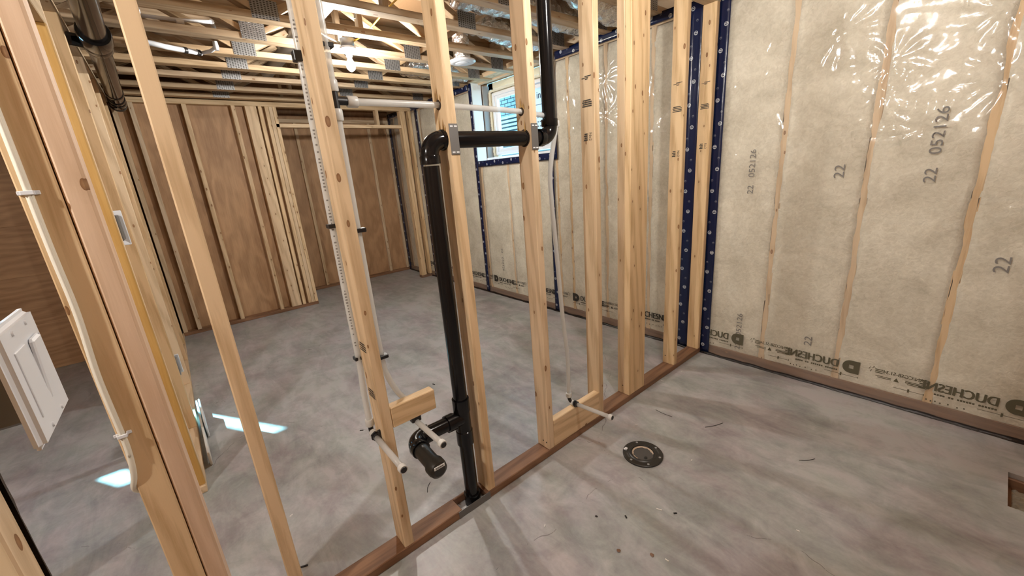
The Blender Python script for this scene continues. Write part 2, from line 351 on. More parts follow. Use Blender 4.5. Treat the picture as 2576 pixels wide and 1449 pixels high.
# ------------------------------------------------------------------ floor
HX0, HX1, HY0, HY1 = 1.60, 1.95, 1.99, 2.27
bm = bmesh.new()
def slab(x0, x1, y0, y1, z0=-0.1, z1=0.0):
    vs = [bm.verts.new(p) for p in ((x0, y0, z0), (x1, y0, z0), (x1, y1, z0), (x0, y1, z0), (x0, y0, z1), (x1, y0, z1), (x1, y1, z1), (x0, y1, z1))]
    for f in ((0, 3, 2, 1), (4, 5, 6, 7), (0, 1, 5, 4), (1, 2, 6, 5), (2, 3, 7, 6), (3, 0, 4, 7)): bm.faces.new([vs[i] for i in f])
FX0, FX1, FY0, FY1 = -5.4, 3.0, -3.3, 2.85
slab(FX0, HX0, FY0, FY1); slab(HX1, FX1, FY0, FY1); slab(HX0, HX1, FY0, HY0); slab(HX0, HX1, HY1, FY1)
floor = bm_obj('floor', bm, 'concrete'); tag(floor, 'grey mottled bare concrete basement floor', 'floor', kind='structure')
db = empty('drain_box', (HX0, HY0, -0.1)); tag(db, 'rough wooden drain box sunk into the concrete floor by the insulated wall', 'drain box')
e_ = 0.02
board('side_board', db, HX0+0.001, HX1-0.001, HY1-e_, HY1-0.001, -0.16, -0.022, 'treated'); board('side_board', db, HX0+0.001, HX1-0.001, HY0+0.001, HY0+e_, -0.16, -0.06, 'treated')
board('side_board', db, HX1-e_, HX1-0.001, HY0+e_, HY1-e_, -0.16, -0.022, 'treated'); board('side_board', db, HX0+0.001, HX0+e_, HY0+e_, HY1-e_, -0.16, -0.06, 'treated')
bm = bmesh.new(); bmesh.ops.create_grid(bm, x_segments=24, y_segments=20, size=0.5)
for v in bm.verts:
    v.co = Vector((v.co.x*(HX1-HX0-2*e_), v.co.y*(HY1-HY0-2*e_), 0.018*noise.noise(v.co*14)+0.012*noise.noise(v.co*40)))
g_ = bm_obj('gravel_bed', bm, 'sand', db, ((HX0+HX1)/2, (HY0+HY1)/2, -0.075)); tag(g_, kind='stuff')

# ------------------------------------------------------------------ exterior insulated wall (wall_right)
wr = empty('wall_right', (0, YW, 0)); tag(wr, 'insulated outside wall of cream batts behind clear plastic sheet with blue tape', 'wall', kind='structure')
WX0, WX1, WZ0, WZ1 = -2.82, -1.56, 1.67, 2.54          # rough opening of the window
D0 = YW+0.012                                          # front of studs and batts
for a in ((FX0, WX0, 0, 2.886), (WX1, FX1, 0, 2.886), (WX0, WX1, 0, WZ0), (WX0, WX1, WZ1, 2.886)):
    board('sheathing', wr, a[0], a[1], YW+0.16, YW+0.24, a[2], a[3], 'sub', bev=0)
board('bottom_plate', wr, FX0, FX1, D0-0.004, D0+0.13, 0.0, 0.075, 'treated')
board('top_plate', wr, FX0, WX0, D0, D0+0.13, 2.46, 2.52, 'spf_dull'); board('top_plate', wr, WX1, FX1, D0, D0+0.13, 2.46, 2.52, 'spf_dull')
studs_x = [-5.0, -4.60, -4.16, -3.70, -3.26, -2.86, -2.28, -1.86, -1.515, -1.345, -0.92, -0.485, -0.045, 0.432, 0.862, 1.287, 1.715, 2.15, 2.58]
for x in studs_x:
    top = 2.46
    if WX0 < x < WX1: top = WZ0-0.04
    board('stud', wr, x-0.02, x+0.02, D0-0.003, D0+0.13, 0.075, top, 'spf')
board('stud', wr, -2.80, -2.76, D0-0.003, D0+0.13, 0.075, WZ0-0.04, 'spf')
def batt(x0, x1, z0, z1, seed):
    nx, nz = 14, max(12, int((z1-z0)*30)); bm = bmesh.new(); grid = []
    for j in range(nz+1):
        row = []
        for i in range(nx+1):
            u = i/nx; v = j/nz; edge = min(1.0, min(u, 1-u)*7.0); ez = min(1.0, min(v, 1-v)*(z1-z0)*14)
            x = x0+(x1-x0)*u; z = z0+(z1-z0)*v
            if j < 3: z += (0.016*noise.noise(Vector((x*9, seed, 2.0)))-0.004)*(1-j/3)
            wob = 0.010*noise.noise(Vector((seed*3.1, z*5.0, 0 if u < 0.5 else 9)))*(1-edge)*8
            q = Vector((x*6+seed, z*4.0, seed)); bul = noise.noise(q)*0.006+noise.noise(q*3.1)*0.003
            fold = -0.013*math.exp(-((z-(1.205+0.03*noise.noise(Vector((x*5, seed, 0)))))/0.014)**2) if seed > 8 else 0
            y = D0 + 0.0015*(1-edge) + 0.012*(1-ez) - 0.0045 - bul*0.8*edge - fold*edge
            lap = (0.006+0.012*noise.noise(Vector((seed*7.7, z*6.5, 3.0 if u < 0.5 else 8.0)))+0.006*noise.noise(Vector((seed*2.7, z*21, 3.0 if u < 0.5 else 8.0)))) * (-1 if u < 0.5 else 1) * (1-edge)
            row.append(bm.verts.new((x+lap, max(y, YW+0.0045), z)))
        grid.append(row)
    for j in range(nz):
        for i in range(nx): bm.faces.new((grid[j][i], grid[j][i+1], grid[j+1][i+1], grid[j+1][i])).smooth = True
    # back of the batt
    b = [bm.verts.new(p) for p in ((x0, YW+0.13, z0), (x1, YW+0.13, z0), (x1, YW+0.13, z1), (x0, YW+0.13, z1))]; bm.faces.new(b[::-1])
    for s_, q in ((grid[0], (b[0], b[1])), (grid[-1], (b[3], b[2]))): bm.faces.new([q[0], q[1]]+s_[::-1]) if s_ is grid[0] else bm.faces.new(s_+[q[1], q[0]])
    L = [r[0] for r in grid]; R_ = [r[-1] for r in grid]; bm.faces.new(L+[b[3], b[0]]); bm.faces.new(R_[::-1]+[b[1], b[2]])
    bmesh.ops.recalc_face_normals(bm, faces=bm.faces[:])
    c = Vector(((x0+x1)/2, YW+0.07, (z0+z1)/2)); bmesh.ops.translate(bm, vec=-c, verts=bm.verts)
    bm_obj('insulation_batt', bm, 'batt', wr, c)
sx = sorted(studs_x+[-2.78]); k = 0
for a, b in zip(sx, sx[1:]):
    if b-a < 0.09: continue
    z1 = 2.455
    if a >= WX0-0.0 and b <= WX1+0.05: z1 = WZ0-0.05
    if -2.80 < a < -1.6: z1 = WZ0-0.05
    k += 1; batt(a+0.0195, b-0.0195, 0.052, z1, k)
# vapour barrier: one clear sheet pulled into wrinkles at its staples
staples = [(0.885, 1.91), (0.885, 1.75), (0.43, 1.60), (1.25, 2.05), (-0.92, 1.90), (-0.93, 1.60), (-0.47, 1.75), (0.12, 1.85), (1.30, 1.75), (-1.35, 2.2), (-1.34, 1.9), (-0.93, 2.2), (0.30, 2.05), (0.66, 2.1), (1.05, 1.55), (0.2, 1.45), (-0.48, 2.05), (0.55, 0.9), (1.5, 1.2)]
staples = [(x, z, random.random()*6, 9+random.random()*5) for x, z in staples]
def sheet_y(x, z):
    y = 0.0016*noise.noise(Vector((x*3.2, z*1.1, 0.3)))+0.0008*noise.noise(Vector((x*11+z*3, z*4, 1.7)))
    for sx_, sz_, ph, n in staples:
        dx, dz = x-sx_, z-sz_; r = math.hypot(dx, dz)
        if r < 0.45: y += 0.0062*math.exp(-r/0.13)*math.sin(n*math.atan2(dz, dx)+ph+3*noise.noise(Vector((x*9, z*9, 0))))*min(1, r/0.03)
    y += 0.0016*math.exp(-((z-1.10+0.02*x)/0.006)**2)*(1 if x > 0.05 else 0)
    if z > 1.85 and x > 0.9: y += 0.0022*math.sin(z*95+x*12+3*noise.noise(Vector((x*4, z*4, 5))))*min(1, (z-1.85)*4)*(0.4+0.6*max(0, noise.noise(Vector((x*3, z*6, 2)))))
    return YW - 0.0045 + max(-0.0065, min(0.0065, y))
def sheet(x0, x1, z0, z1, step):
    nx = max(2, int((x1-x0)/step)); nz = max(2, int((z1-z0)/step)); bm = bmesh.new()
    g = [[bm.verts.new((x0+(x1-x0)*i/nx, sheet_y(x0+(x1-x0)*i/nx, z0+(z1-z0)*j/nz), z0+(z1-z0)*j/nz)) for i in range(nx+1)] for j in range(nz+1)]
    for j in range(nz):
        for i in range(nx): bm.faces.new((g[j][i], g[j][i+1], g[j+1][i+1], g[j+1][i])).smooth = True
    bm_obj('vapour_barrier', bm, 'poly', wr)
sheet(-5.17, WX0-0.005, 0.0, 2.50, 0.03); sheet(WX0, WX1, 0.0, WZ0-0.02, 0.025); sheet(WX1+0.005, 2.6, 0.0, 2.50, 0.0125)
def tape(x0, x1, z0, z1):
    lx, lz = x1-x0, z1-z0; L = max(lx, lz); n = max(2, int(L/0.08)); t = 0.0012; bm = bmesh.new(); uvl = bm.loops.layers.uv.new('uv'); rows = []
    for i in range(n+1):
        s = i/n; row = []
        for q in (0, 0.33, 0.66, 1):
            x, z = (x0+lx*q, z0+lz*s) if lz >= lx else (x0+lx*s, z0+lz*(1-q))
            row.append((bm.verts.new((x, YW-0.0120-0.0012*noise.noise(Vector((x*20, z*20, 4))), z)), (s*L, q*min(lx, lz))))
        rows.append(row)
    for a, b in zip(rows, rows[1:]):
        for q in range(3):
            vs = (a[q], a[q+1], b[q+1], b[q]); f = bm.faces.new([v[0] for v in vs]); f.smooth = True
            for l, v in zip(f.loops, vs): l[uvl].uv = v[1]
    bmesh.ops.recalc_face_normals(bm, faces=bm.faces[:])
    bmesh.ops.solidify(bm, geom=bm.faces[:], thickness=t)
    bm_obj('sealing_tape', bm, 'tape', wr)
for a in ((-0.002, 0.066, 0.0, 2.52), (-0.20, -0.105, 0.0, 2.52), (-2.875, -2.815, 0.0, 2.53), (-1.612, -1.548, 0.0, 1.60), (-1.555, -1.49, 1.60, 2.535), (-2.86, -1.50, 1.602, 1.668),
          (-4.255, -4.19, 0.0, 2.47), (-5.165, -5.10, 0.0, 2.47), (-5.165, -2.89, 2.468, 2.532), (-1.47, -0.21, 2.468, 2.532), (0.07, 2.6, 2.468, 2.532)): tape(*a)
bm = bmesh.new()   # bead of black sealant along the foot of the wall
nb = 300; pr = None
for i in range(nb+1):
    x = -5.1+7.7*i/nb; h = 0.016+0.008*noise.noise(Vector((x*9, 0, 0))); dd = 0.013+0.008*noise.noise(Vector((x*14, 3, 0)))
    cur = [bm.verts.new((x, YW-0.006-dd, 0.0)), bm.verts.new((x, YW-0.006-dd*0.8, h*0.8)), bm.verts.new((x, YW-0.002, h)), bm.verts.new((x, YW, 0.0))]
    if pr:
        for q in range(3): bm.faces.new((pr[q], cur[q], cur[q+1], pr[q+1])).smooth = True
    pr = cur
bmesh.ops.recalc_face_normals(bm, faces=bm.faces[:]); bm_obj('sealant_bead', bm, 'sealant', wr)
# printing on the sheet and date codes on the batts
class Print:
    def __init__(s): s.V = []; s.F = []
    def poly(s, pts): b = len(s.V); s.V += pts; s.F.append(tuple(range(b, b+len(pts))))
    def faces(s, V, F): b = len(s.V); s.V += V; s.F += [tuple(i+b for i in f) for f in F]
    def rect(s, x0, y0, x1, y1): s.poly([(x0, y0), (x1, y0), (x1, y1), (x0, y1)])
    def text(s, body, size, x, y, xs=1.0, bold=0):
        V, F, w = text2d(body, size); s.faces([(x+a*xs, y+b) for a, b in V], F)
        for k in range(bold): s.faces([(x+a*xs+size*0.035*(k+1), y+b+size*0.012) for a, b in V], F)
        return w*xs
    def put(s, name, x, z, mirror, mat, parent, rot=0.0, off=0.0022):
        ca, sa = math.cos(rot), math.sin(rot); vs = []
        for a, b in s.V:
            a2, b2 = a*ca-b*sa, a*sa+b*ca
            if mirror: a2 = -a2
            vs.append((x+a2, sheet_y(x+a2, z+b2)-off, z+b2))
        me = bpy.data.meshes.new(name); me.from_pydata(vs, [], s.F); me.update(); return link(name, me, mat, parent)
def logo_D(P, h):
    out = [(0, 0), (h*0.52, 0)]+[(h*0.52+h*0.46*math.sin(a), h/2-h/2*math.cos(a)) for a in [math.pi*i/14 for i in range(1, 14)]]+[(h*0.52, h), (0, h)]
    i0, i1, j0, j1 = h*0.33, h*0.60, h*0.36, h*0.64
    # D with a square hole: four quads' worth of wedges
    inner = [(i0, j0), (i1, j0), (i1, j1), (i0, j1)]; n = len(out); b = len(P.V); P.V += out+inner
    def near(p): return min(range(4), key=lambda q: (inner[q][0]-p[0])**2+(inner[q][1]-p[1])**2)
    for i in range(n):
        j = (i+1) % n; a, c = near(out[i]), near(out[j])
        P.F.append((b+i, b+j, b+n+c) if a == c else (b+i, b+j, b+n+c, b+n+a))
def print_line():
    P = Print(); logo_D(P, 0.085); P.text('DUCHESNE', 0.072, 0.10, 0.020, 0.80, 2); [P.rect(0.105+q*0.011, -0.004, 0.105+q*0.011+0.0085, 0.006) for q in range(21) if q not in (6, 13, 16)]
    P.text('CAN/CGSB-51.34', 0.030, 0.362, 0.052, 0.86, 1)
    P.rect(0.365, 0.033, 0.455, 0.037); P.rect(0.365, 0.024, 0.455, 0.030); P.rect(0.365, 0.016, 0.445, 0.020)
    P.poly([(0.48, 0.016), (0.505, 0.016), (0.4925, 0.040)]); P.rect(0.515, 0.026, 0.585, 0.030); P.rect(0.515, 0.018, 0.575, 0.022)
    for y in (0.046, 0.056, 0.066): P.rect(0.555, y, 0.590, y+0.005)
    leaf = [(0.610, 0.044), (0.604, 0.058), (0.618, 0.060), (0.612, 0.074), (0.602, 0.068), (0.596, 0.082), (0.589, 0.070)]
    for a, c in zip(leaf, leaf[1:]):
        P.poly([a, (a[0]+0.003, a[1]+0.001), (c[0]+0.003, c[1]+0.001), c])
    for x0, x1 in ((0.0, 0.17), (0.37, 0.50)):
        P.rect(x0, -0.022, x1, -0.0195); mx = x0+(x1-x0)*0.5; P.rect(mx-0.004, -0.031, mx+0.004, -0.010); P.rect(x0, -0.025, x0+0.004, -0.015)
    for i, dx in enumerate((0.21, 0.235, 0.27, 0.30, 0.32, 0.337, 0.355)): P.rect(dx, -0.045-0.004*(i % 2), dx+0.006, -0.037-0.004*(i % 2))
    return P
PL = print_line()
for x in (-4.66, -3.98, -3.325, -2.70, -2.01, -1.355, -0.70): PL.put('printed_lettering', x, 0.170, False, 'ink', wr)
for x in (0.31, 0.978, 1.64, 2.30): PL.put('printed_lettering', x, 0.145, True, 'inkolive', wr)
def date_code(body, size, x, z, mat='inkpale', rot=math.pi/2, mirror=False):
    P = Print(); P.text(body, size, 0, 0, 1.15); P.put('date_code', x, z, mirror, mat, wr, rot, 0.0016)
date_code('22   052126', 0.052, 0.285, 1.25); date_code('22   052126', 0.052, 0.290, 0.105); date_code('22   052126', 0.066, 1.135, 1.30); date_code('22', 0.070, 0.760, 1.335); date_code('22', 0.06, 0.72, 0.26)
date_code('22   052126', 0.052, -2.51, 0.62, rot=-math.pi/2); date_code('22', 0.075, 1.45, 0.86)

# ------------------------------------------------------------------ window
w1 = empty('window_1', ((WX0+WX1)/2, YW+0.2, WZ0)); tag(w1, 'white vinyl basement window set deep in the insulated wall', 'window', kind='structure')
GY = YW+0.25
board('side_board', w1, WX0-0.02, WX0, YW-0.004, YW+0.137, WZ0-0.02, WZ1, 'whitewood'); board('side_board', w1, WX1, WX1+0.02, YW-0.004, YW+0.137, WZ0-0.02, WZ1, 'whitewood')
board('sill_board', w1, WX0, WX1, YW-0.004, YW+0.137, WZ0-0.02, WZ0, 'whitewood')
board('header_board', w1, WX0-0.03, WX1+0.05, YW-0.03, YW+0.137, WZ1, WZ1+0.045, 'spf')
board('jamb_liner', w1, WX0, WX0+0.02, YW+0.145, YW+0.235, WZ0+0.005, WZ1-0.03, 'greywood'); board('jamb_liner', w1, WX1-0.02, WX1, YW+0.145, YW+0.235, WZ0+0.005, WZ1-0.03, 'greywood')
board('sill_liner', w1, WX0, WX1, YW+0.137, GY+0.10, WZ0-0.005, WZ0+0.03, 'vinyl')
for a, b in (((WX0+0.035, WZ0+0.05), (WX0+0.035, WZ1-0.09)), ((WX0+0.035, WZ1-0.09), (WX1-0.03, WZ1-0.09)), ((WX1-0.035, WZ0+0.05), (WX1-0.035, WZ1-0.09))):
    n = 46; tube('foam_bead', [(a[0]+(b[0]-a[0])*i/n+0.006*noise.noise(Vector((i*0.7, 1, a[0]))), YW+0.236+0.006*noise.noise(Vector((i*0.9, 5, 0))), a[1]+(b[1]-a[1])*i/n) for i in range(n+1)], 0.02, 'foam', w1, 8, True, [0.017+0.007*noise.noise(Vector((i*0.8, 2, a[0]))) for i in range(n+1)])
def frame(name, x0, x1, z0, z1, y0, y1, t, mat, parent):
    board(name, parent, x0, x0+t, y0, y1, z0, z1, mat); board(name, parent, x1-t, x1, y0, y1, z0, z1, mat)
    board(name, parent, x0+t, x1-t, y0, y1, z0, z0+t, mat); board(name, parent, x0+t, x1-t, y0, y1, z1-t, z1, mat)
FWX0, FWX1, FWZ0, FWZ1 = WX0+0.075, WX1-0.06, WZ0+0.055, WZ1-0.115
board('foam_fill', w1, WX0, FWX0+0.01, GY+0.0, GY+0.06, WZ0, WZ1, 'foam'); board('foam_fill', w1, FWX1-0.01, WX1, GY+0.0, GY+0.06, WZ0, WZ1, 'foam'); board('foam_fill', w1, WX0, WX1, GY+0.0, GY+0.06, FWZ1-0.01, WZ1, 'foam')
frame('window_frame', FWX0, FWX1, FWZ0, FWZ1, GY-0.02, GY+0.07, 0.035, 'vinyl', w1)
mid = (FWX0+FWX1)/2
frame('window_sash', FWX0+0.035, mid+0.02, FWZ0+0.035, FWZ1-0.035, GY-0.005, GY+0.03, 0.038, 'vinyl', w1)
frame('window_sash', mid-0.02, FWX1-0.035, FWZ0+0.035, FWZ1-0.035, GY+0.032, GY+0.062, 0.038, 'vinyl', w1)
board('glass_pane', w1, FWX0+0.073, mid-0.018, GY+0.010, GY+0.016, FWZ0+0.073, FWZ1-0.073, 'glass', bev=0)
board('glass_pane', w1, mid+0.018, FWX1-0.073, GY+0.044, GY+0.050, FWZ0+0.073, FWZ1-0.073, 'glass', bev=0)
fl = board('protective_film', w1, mid+0.02, FWX1-0.075, GY+0.041, GY+0.0425, FWZ0+0.12, FWZ1-0.074, 'film', bev=0)
P = Print(); P.text('ini', 0.10, 0.115, 0.425, 1.0, 1)
for r in range(4):
    for q in range(6): P.rect(0.08+q*0.035, 0.14+r*0.045, 0.10+q*0.035, 0.155+r*0.045)
P.rect(0.08, 0.36, 0.30, 0.368)
me = bpy.data.meshes.new('film_print'); me.from_pydata([(mid+0.02+a, GY+0.0395, FWZ0+0.10+b) for a, b in P.V], [], P.F); link('film_print', me, 'inkpale', w1)
# next house beyond the window
nh = empty('brick_house', (-5.5, 6.0, 0)); tag(nh, 'grey brick side of the house next door seen through the window', 'house')
board('house_wall', nh, -12, 3, 6.02, 6.3, -0.5, 4.2, 'mortar', bev=0)
bme = None; rows = 17; cols = 13
for r in range(rows):
    for q in range(cols):
        x = -7.6+q*0.222+(0.111 if r % 2 else 0); z = 2.78+r*0.078
        if bme is None:
            o = board('brick', nh, x, x+0.208, 5.99, 6.07, z, z+0.064, 'brick', bev=0.004); bme = o
        else:
            o = bme.copy(); COL.objects.link(o); o.location = (x+0.104, 6.03, z+0.032)
for r in range(9):
    z = 2.02+r*0.082
    board('siding_slat', nh, -9.5, -4.2, 5.96-0.004*r, 6.02, z, z+0.05, 'siding')
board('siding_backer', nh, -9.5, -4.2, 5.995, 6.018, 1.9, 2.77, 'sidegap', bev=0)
ground = board('ground_outside', None, -13, 6, YW+0.3, 9.0, 1.3, 1.4, 'sand', bev=0); tag(ground, 'gravel ground outside the basement window', 'ground', kind='structure')

# ------------------------------------------------------------------ plywood wall with closet opening (wall_back)
XB = -4.36; XC = -5.17; SW = 0.09; ST = 0.041
wbk = empty('wall_back', (XB, 0, 0)); tag(wbk, 'framed plywood wall with an open closet recess beside the insulated wall', 'wall', kind='structure')
for y0, y1 in ((-0.615, 0.425), (0.428, 0.842)): board('plywood_panel', wbk, XB-SW-0.014, XB-SW, y0, y1, 0.0, 2.50, 'ply', 'z', 0.001)
board('bottom_plate', wbk, XB-SW, XB, -0.615, 0.842, 0.0, 0.041, 'treated')
board('top_plate', wbk, XB-SW, XB, -0.615, YW, 2.465, 2.515, 'spf_dull')
for y0, y1 in ((-0.612, -0.571), (-0.48, -0.44), (-0.055, -0.014), (0.385, 0.426), (0.52, 0.635), (0.652, 0.690), (0.720, 0.759), (0.761, 0.800), (0.802, 0.841)):
    board('stud', wbk, XB-SW, XB, y0, y1, 0.041, 2.465, 'spf_dull' if y1 < 0 else 'spf')
board('header', wbk, XB-SW, XB, 0.80, 2.45, 2.235, 2.278, 'spf')
for y in (1.36, 2.06): board('cripple_stud', wbk, XB-SW, XB, y, y+ST, 2.278, 2.465, 'spf')
for y0, y1, xo in ((2.415, 2.456, 0.005), (2.458, 2.499, -0.002), (2.555, 2.596, -0.01)): board('stud', wbk, XB-SW+xo, XB+xo, y0, y1, 0.041, 2.465, 'spf')
board('bottom_plate', wbk, XB-SW, XB, 2.41, 2.598, 0.0, 0.041, 'treated')
wcl = empty('wall_closet', (XC, 1.7, 0)); tag(wcl, 'plywood back of the closet recess with thin studs', 'wall', kind='structure')
for y0, y1 in ((0.70, 1.53), (1.533, 2.60)): board('plywood_panel', wcl, XC-0.06, XC-0.045, y0, y1, 0.0, 2.50, 'ply', 'z', 0.001)
board('bottom_plate', wcl, XC-0.045, XC+0.012, 0.70, 2.60, 0.0, 0.041, 'treated'); board('top_plate', wcl, XC-0.045, XC, 0.70, 2.60, 2.40, 2.45, 'spf_dull')
for y in (0.90, 1.19, 1.62, 2.24, 2.55): board('stud', wcl, XC-0.045, XC, y, y+ST, 0.041, 2.40, 'spf_dull')
board('plywood_panel', wcl, XC-0.045, XB-SW-0.016, 0.715, 0.729, 0.0, 2.50, 'ply', 'z', 0.001)

# ------------------------------------------------------------------ left wall with a door opening (wall_left) and the hall beyond
YL = -0.612
wl = empty('wall_left', (-2.7, YL, 0)); tag(wl, 'stud wall with a door opening, seen nearly edge on', 'wall', kind='structure')
board('bottom_plate', wl, XB, -1.115, YL-SW, YL, 0.0, 0.041, 'spf')
board('top_plate', wl, XB, 0.0, YL-SW, YL, 2.46, 2.505, 'spf_dull')
board('stud', wl, -1.172, -1.13, YL-SW, YL, 0.041, 2.205, 'ochre')
board('stud', wl, -1.215, -1.174, YL-SW, YL, 0.041, 2.46, 'spf')
board('header', wl, -1.172, -0.09, YL-SW, YL, 2.205, 2.30, 'spf_dull')
for x in (-1.90, -2.75, -3.40, -3.95): board('stud', wl, x, x+ST, YL-SW, YL, 0.041, 2.46, 'spf')
board('plywood_panel', wl, XB, -2.72, YL-SW-0.014, YL-SW-0.001, 0.0, 2.50, 'ply', 'z', 0.001)
# near end of the same wall: doubled stud beside the camera, its edge still carrying bark
board('bottom_plate', wl, 0.70, 2.9, YL-SW, YL, 0.0, 0.041, 'treated')
board('top_plate', wl, 0.0, 2.9, YL-SW, YL, 2.46, 2.505, 'spf_dull')
board('stud', wl, 0.775, 0.815, YL-SW, YL, 0.041, 2.46, 'spf'); board('stud', wl, 0.8165, 0.857, YL-SW, YL, 0.041, 2.46, 'spf')
for x in (1.30, 1.72, 2.15): board('stud', wl, x, x+ST, YL-SW, YL, 0.041, 2.46, 'spf')
bm = bmesh.new(); pr = None
for i in range(121):
    z = 0.05+2.3*i/120; w = 0.008+0.008*noise.noise(Vector((z*9, 0, 0)))+0.005*noise.noise(Vector((z*40, 2, 0)))
    cur = [bm.verts.new((0.7755, YL-0.03, z)), bm.verts.new((0.775-max(w, 0.001), YL-0.014, z)), bm.verts.new((0.775-max(w, 0.001)*0.6, YL+0.002, z)), bm.verts.new((0.7765, YL+0.003, z))]
    if pr:
        for q in range(3): bm.faces.new((pr[q], pr[q+1], cur[q+1], cur[q]))
    pr = cur
bmesh.ops.recalc_face_normals(bm, faces=bm.faces[:]); bm_obj('bark_edge', bm, 'bark', wl)

whl = empty('wall_hall', (XB, -2, 0)); tag(whl, 'brown plywood wall of the dim hall beyond the studs', 'wall', kind='structure')
SY0, SY1, SZ0, SZ1 = -2.005, -1.890, 1.85, 2.39  # two unseen slots added in the upper panels to shape the sun's floor patches
for i, (z0, z1) in enumerate(((0.0, 0.461), (0.4605, 0.921), (0.9205, 1.381), (1.3805, 1.844))): board('plywood_panel', whl, XB-0.03, XB-0.001*(i % 2), -3.3, YL-SW-0.015, z0, z1, 'ply', 'y', 0.002)
board('plywood_panel', whl, XB-0.03, XB, -3.3, -2.665, 1.843, 2.886, 'ply', 'z', 0.002); board('plywood_panel', whl, XB-0.03, XB, -2.545, SY0, 1.843, 2.886, 'ply', 'z', 0.002)
board('plywood_panel', whl, XB-0.03, XB, -2.665, -2.545, 1.843, 2.15, 'ply', 'z', 0.002); board('plywood_panel', whl, XB-0.03, XB, -2.665, -2.545, 2.31, 2.886, 'ply', 'z', 0.002)
board('plywood_panel', whl, XB-0.03, XB, SY1, YL-SW-0.015, 1.843, 2.886, 'ply', 'z', 0.002)
board('plywood_panel', whl, XB-0.03, XB, SY0, SY1, SZ1, 2.886, 'ply', 'z', 0.002); board('sun_slot_strip', whl, XB-0.03, XB, SY0, SY1, 1.843, SZ0, 'ply', 'y', 0.002)
for nm, lab, b in (('wall_front', 'plywood wall closing the hall', (XB-0.03, FX1, -3.35, -3.3, 0, 2.886)), ('wall_side', 'plywood wall closing the bathroom', (2.9, 2.95, -3.3, YW+0.2, 0, 2.886)), ('wall_outer', 'plain outer wall behind the closet', (FX0-0.05, FX0, YL-SW-0.06, YW+0.24, 0, 2.886))):
    o = board(nm, None, *b, 'ply', 'z', 0); tag(o, lab, 'wall', kind='structure')
o = board('wall_return', None, FX0, XB-0.031, YL-SW-0.06, YL-SW-0.015, 0, 2.886, 'ply', 'z', 0); tag(o, 'plain return wall behind the plywood panels', 'wall', kind='structure')

# ------------------------------------------------------------------ partition of open studs
wp = empty('wall_partition', (0, 1.0, 0)); tag(wp, 'open stud partition on a brown treated plate standing on the concrete', 'wall', kind='structure')
XW = -0.0907
PG0, PG1 = 0.285, 0.425                                # plate cut away around the drain
board('bottom_plate', wp, XW, 0.0, -0.50, PG0, 0.0, 0.041, 'treated'); board('bottom_plate', wp, XW, 0.0, PG1, YW-0.01, 0.0, 0.041, 'treated')
board('bottom_plate', wp, XW, XW+0.012, PG0, PG1, 0.0, 0.041, 'treated')
board('top_plate', wp, XW, 0.0, -0.66, YW-0.01, 2.46, 2.505, 'spf_dull')
board('strap_plate', wp, 0.0005, 0.0025, PG0-0.02, PG1+0.02, 0.002, 0.040, 'darkmetal', bev=0)
ZT = 2.46; S = {}
for nme, y0, y1, mt in (('S0', -0.405, -0.364, 'spf'), ('S1', 0.0, ST, 'spf'), ('S2', 0.4389, 0.4799, 'spf'), ('S3', 0.8565, 0.8975, 'spf'), ('S4', 1.294, 1.335, 'spf'), ('S5', 1.6045, 1.7797, 'spf'), ('S6', 2.1746, 2.2156, 'spf'), ('S7', 2.5435, 2.5835, 'spf'), ('A', -0.660, -0.596, 'spf'), ('B', -0.594, -0.5485, 'spf_red')):
    z0 = 0.041 if nme not in 'AB' else 0.0
    if nme == 'S5':
        S[nme] = board('stud', wp, -0.041, 0.0, y0, y1, z0, ZT, 'spf'); board('stud', wp, XW, -0.042, y0, y0+ST, z0, ZT, 'spf'); continue
    S[nme] = board('stud', wp, XW, 0.0, y0, y1, z0, ZT, mt, bev=0.006 if nme == 'B' else 0.003)
board('blocking', wp, -0.041, 0.0, 0.042, 0.231, 0.603, 0.690, 'spf'); board('blocking', wp, -0.041, 0.0, 0.898, 1.2935, 0.0415, 0.205, 'spf')
def nail_plate(y, z):
    o = board('nail_plate', wp, 0.0005, 0.0035, y-0.0195, y+0.0195, z-0.055, z+0.055, 'darkmetal', bev=0.0008)
    for dy in (-0.009, 0.009):
        for dz in (-0.046, 0.046): board('nail_slot', o, 0.003, 0.0042, y+dy-0.006, y+dy+0.006, z+dz-0.0025, z+dz+0.0025, 'paper', bev=0)
nail_plate(0.4594, 1.650); nail_plate(0.877, 1.657)
def stamp(st, y, face, zs):
    P = Print()
    for z, kind in zs:
        if kind == 0:
            P.rect(-0.03, z, 0.01, z+0.003); P.rect(-0.012, z+0.006, 0.028, z+0.010); P.rect(-0.01, z-0.007, 0.008, z-0.003)
        elif kind == 1:
            for q in range(4): P.rect(-0.03+0.004*(q % 2), z+q*0.009, 0.03-0.006*(q == 3), z+q*0.009+0.005)
        else:
            for q in range(4): P.rect(-0.024+0.004*(q % 2), z+q*0.0095, 0.0, z+q*0.0095+0.006)
            V, F, w = text2d('No2', 0.024); P.faces([(0.010+b, z+0.037-a*0.9) for a, b in V], [tuple(f) for f in F])
    me = bpy.data.meshes.new('grade_stamp'); me.from_pydata([(XW/2+a, y-0.0012, b) for a, b in P.V], [], P.F); link('grade_stamp', me, 'ink', st)
stamp(S['S4'], 1.294, 0, ((1.93, 0), (1.80, 1), (1.64, 2))); stamp(S['S6'], 2.1746, 0, ((1.96, 0), (1.80, 1), (1.53, 2))); stamp(S['S7'], 2.5435, 0, ((1.99, 0), (1.83, 1), (1.57, 2)))
stamp(S['S1'], 0.0, 0, ((0.93, 1), (0.74, 1)))
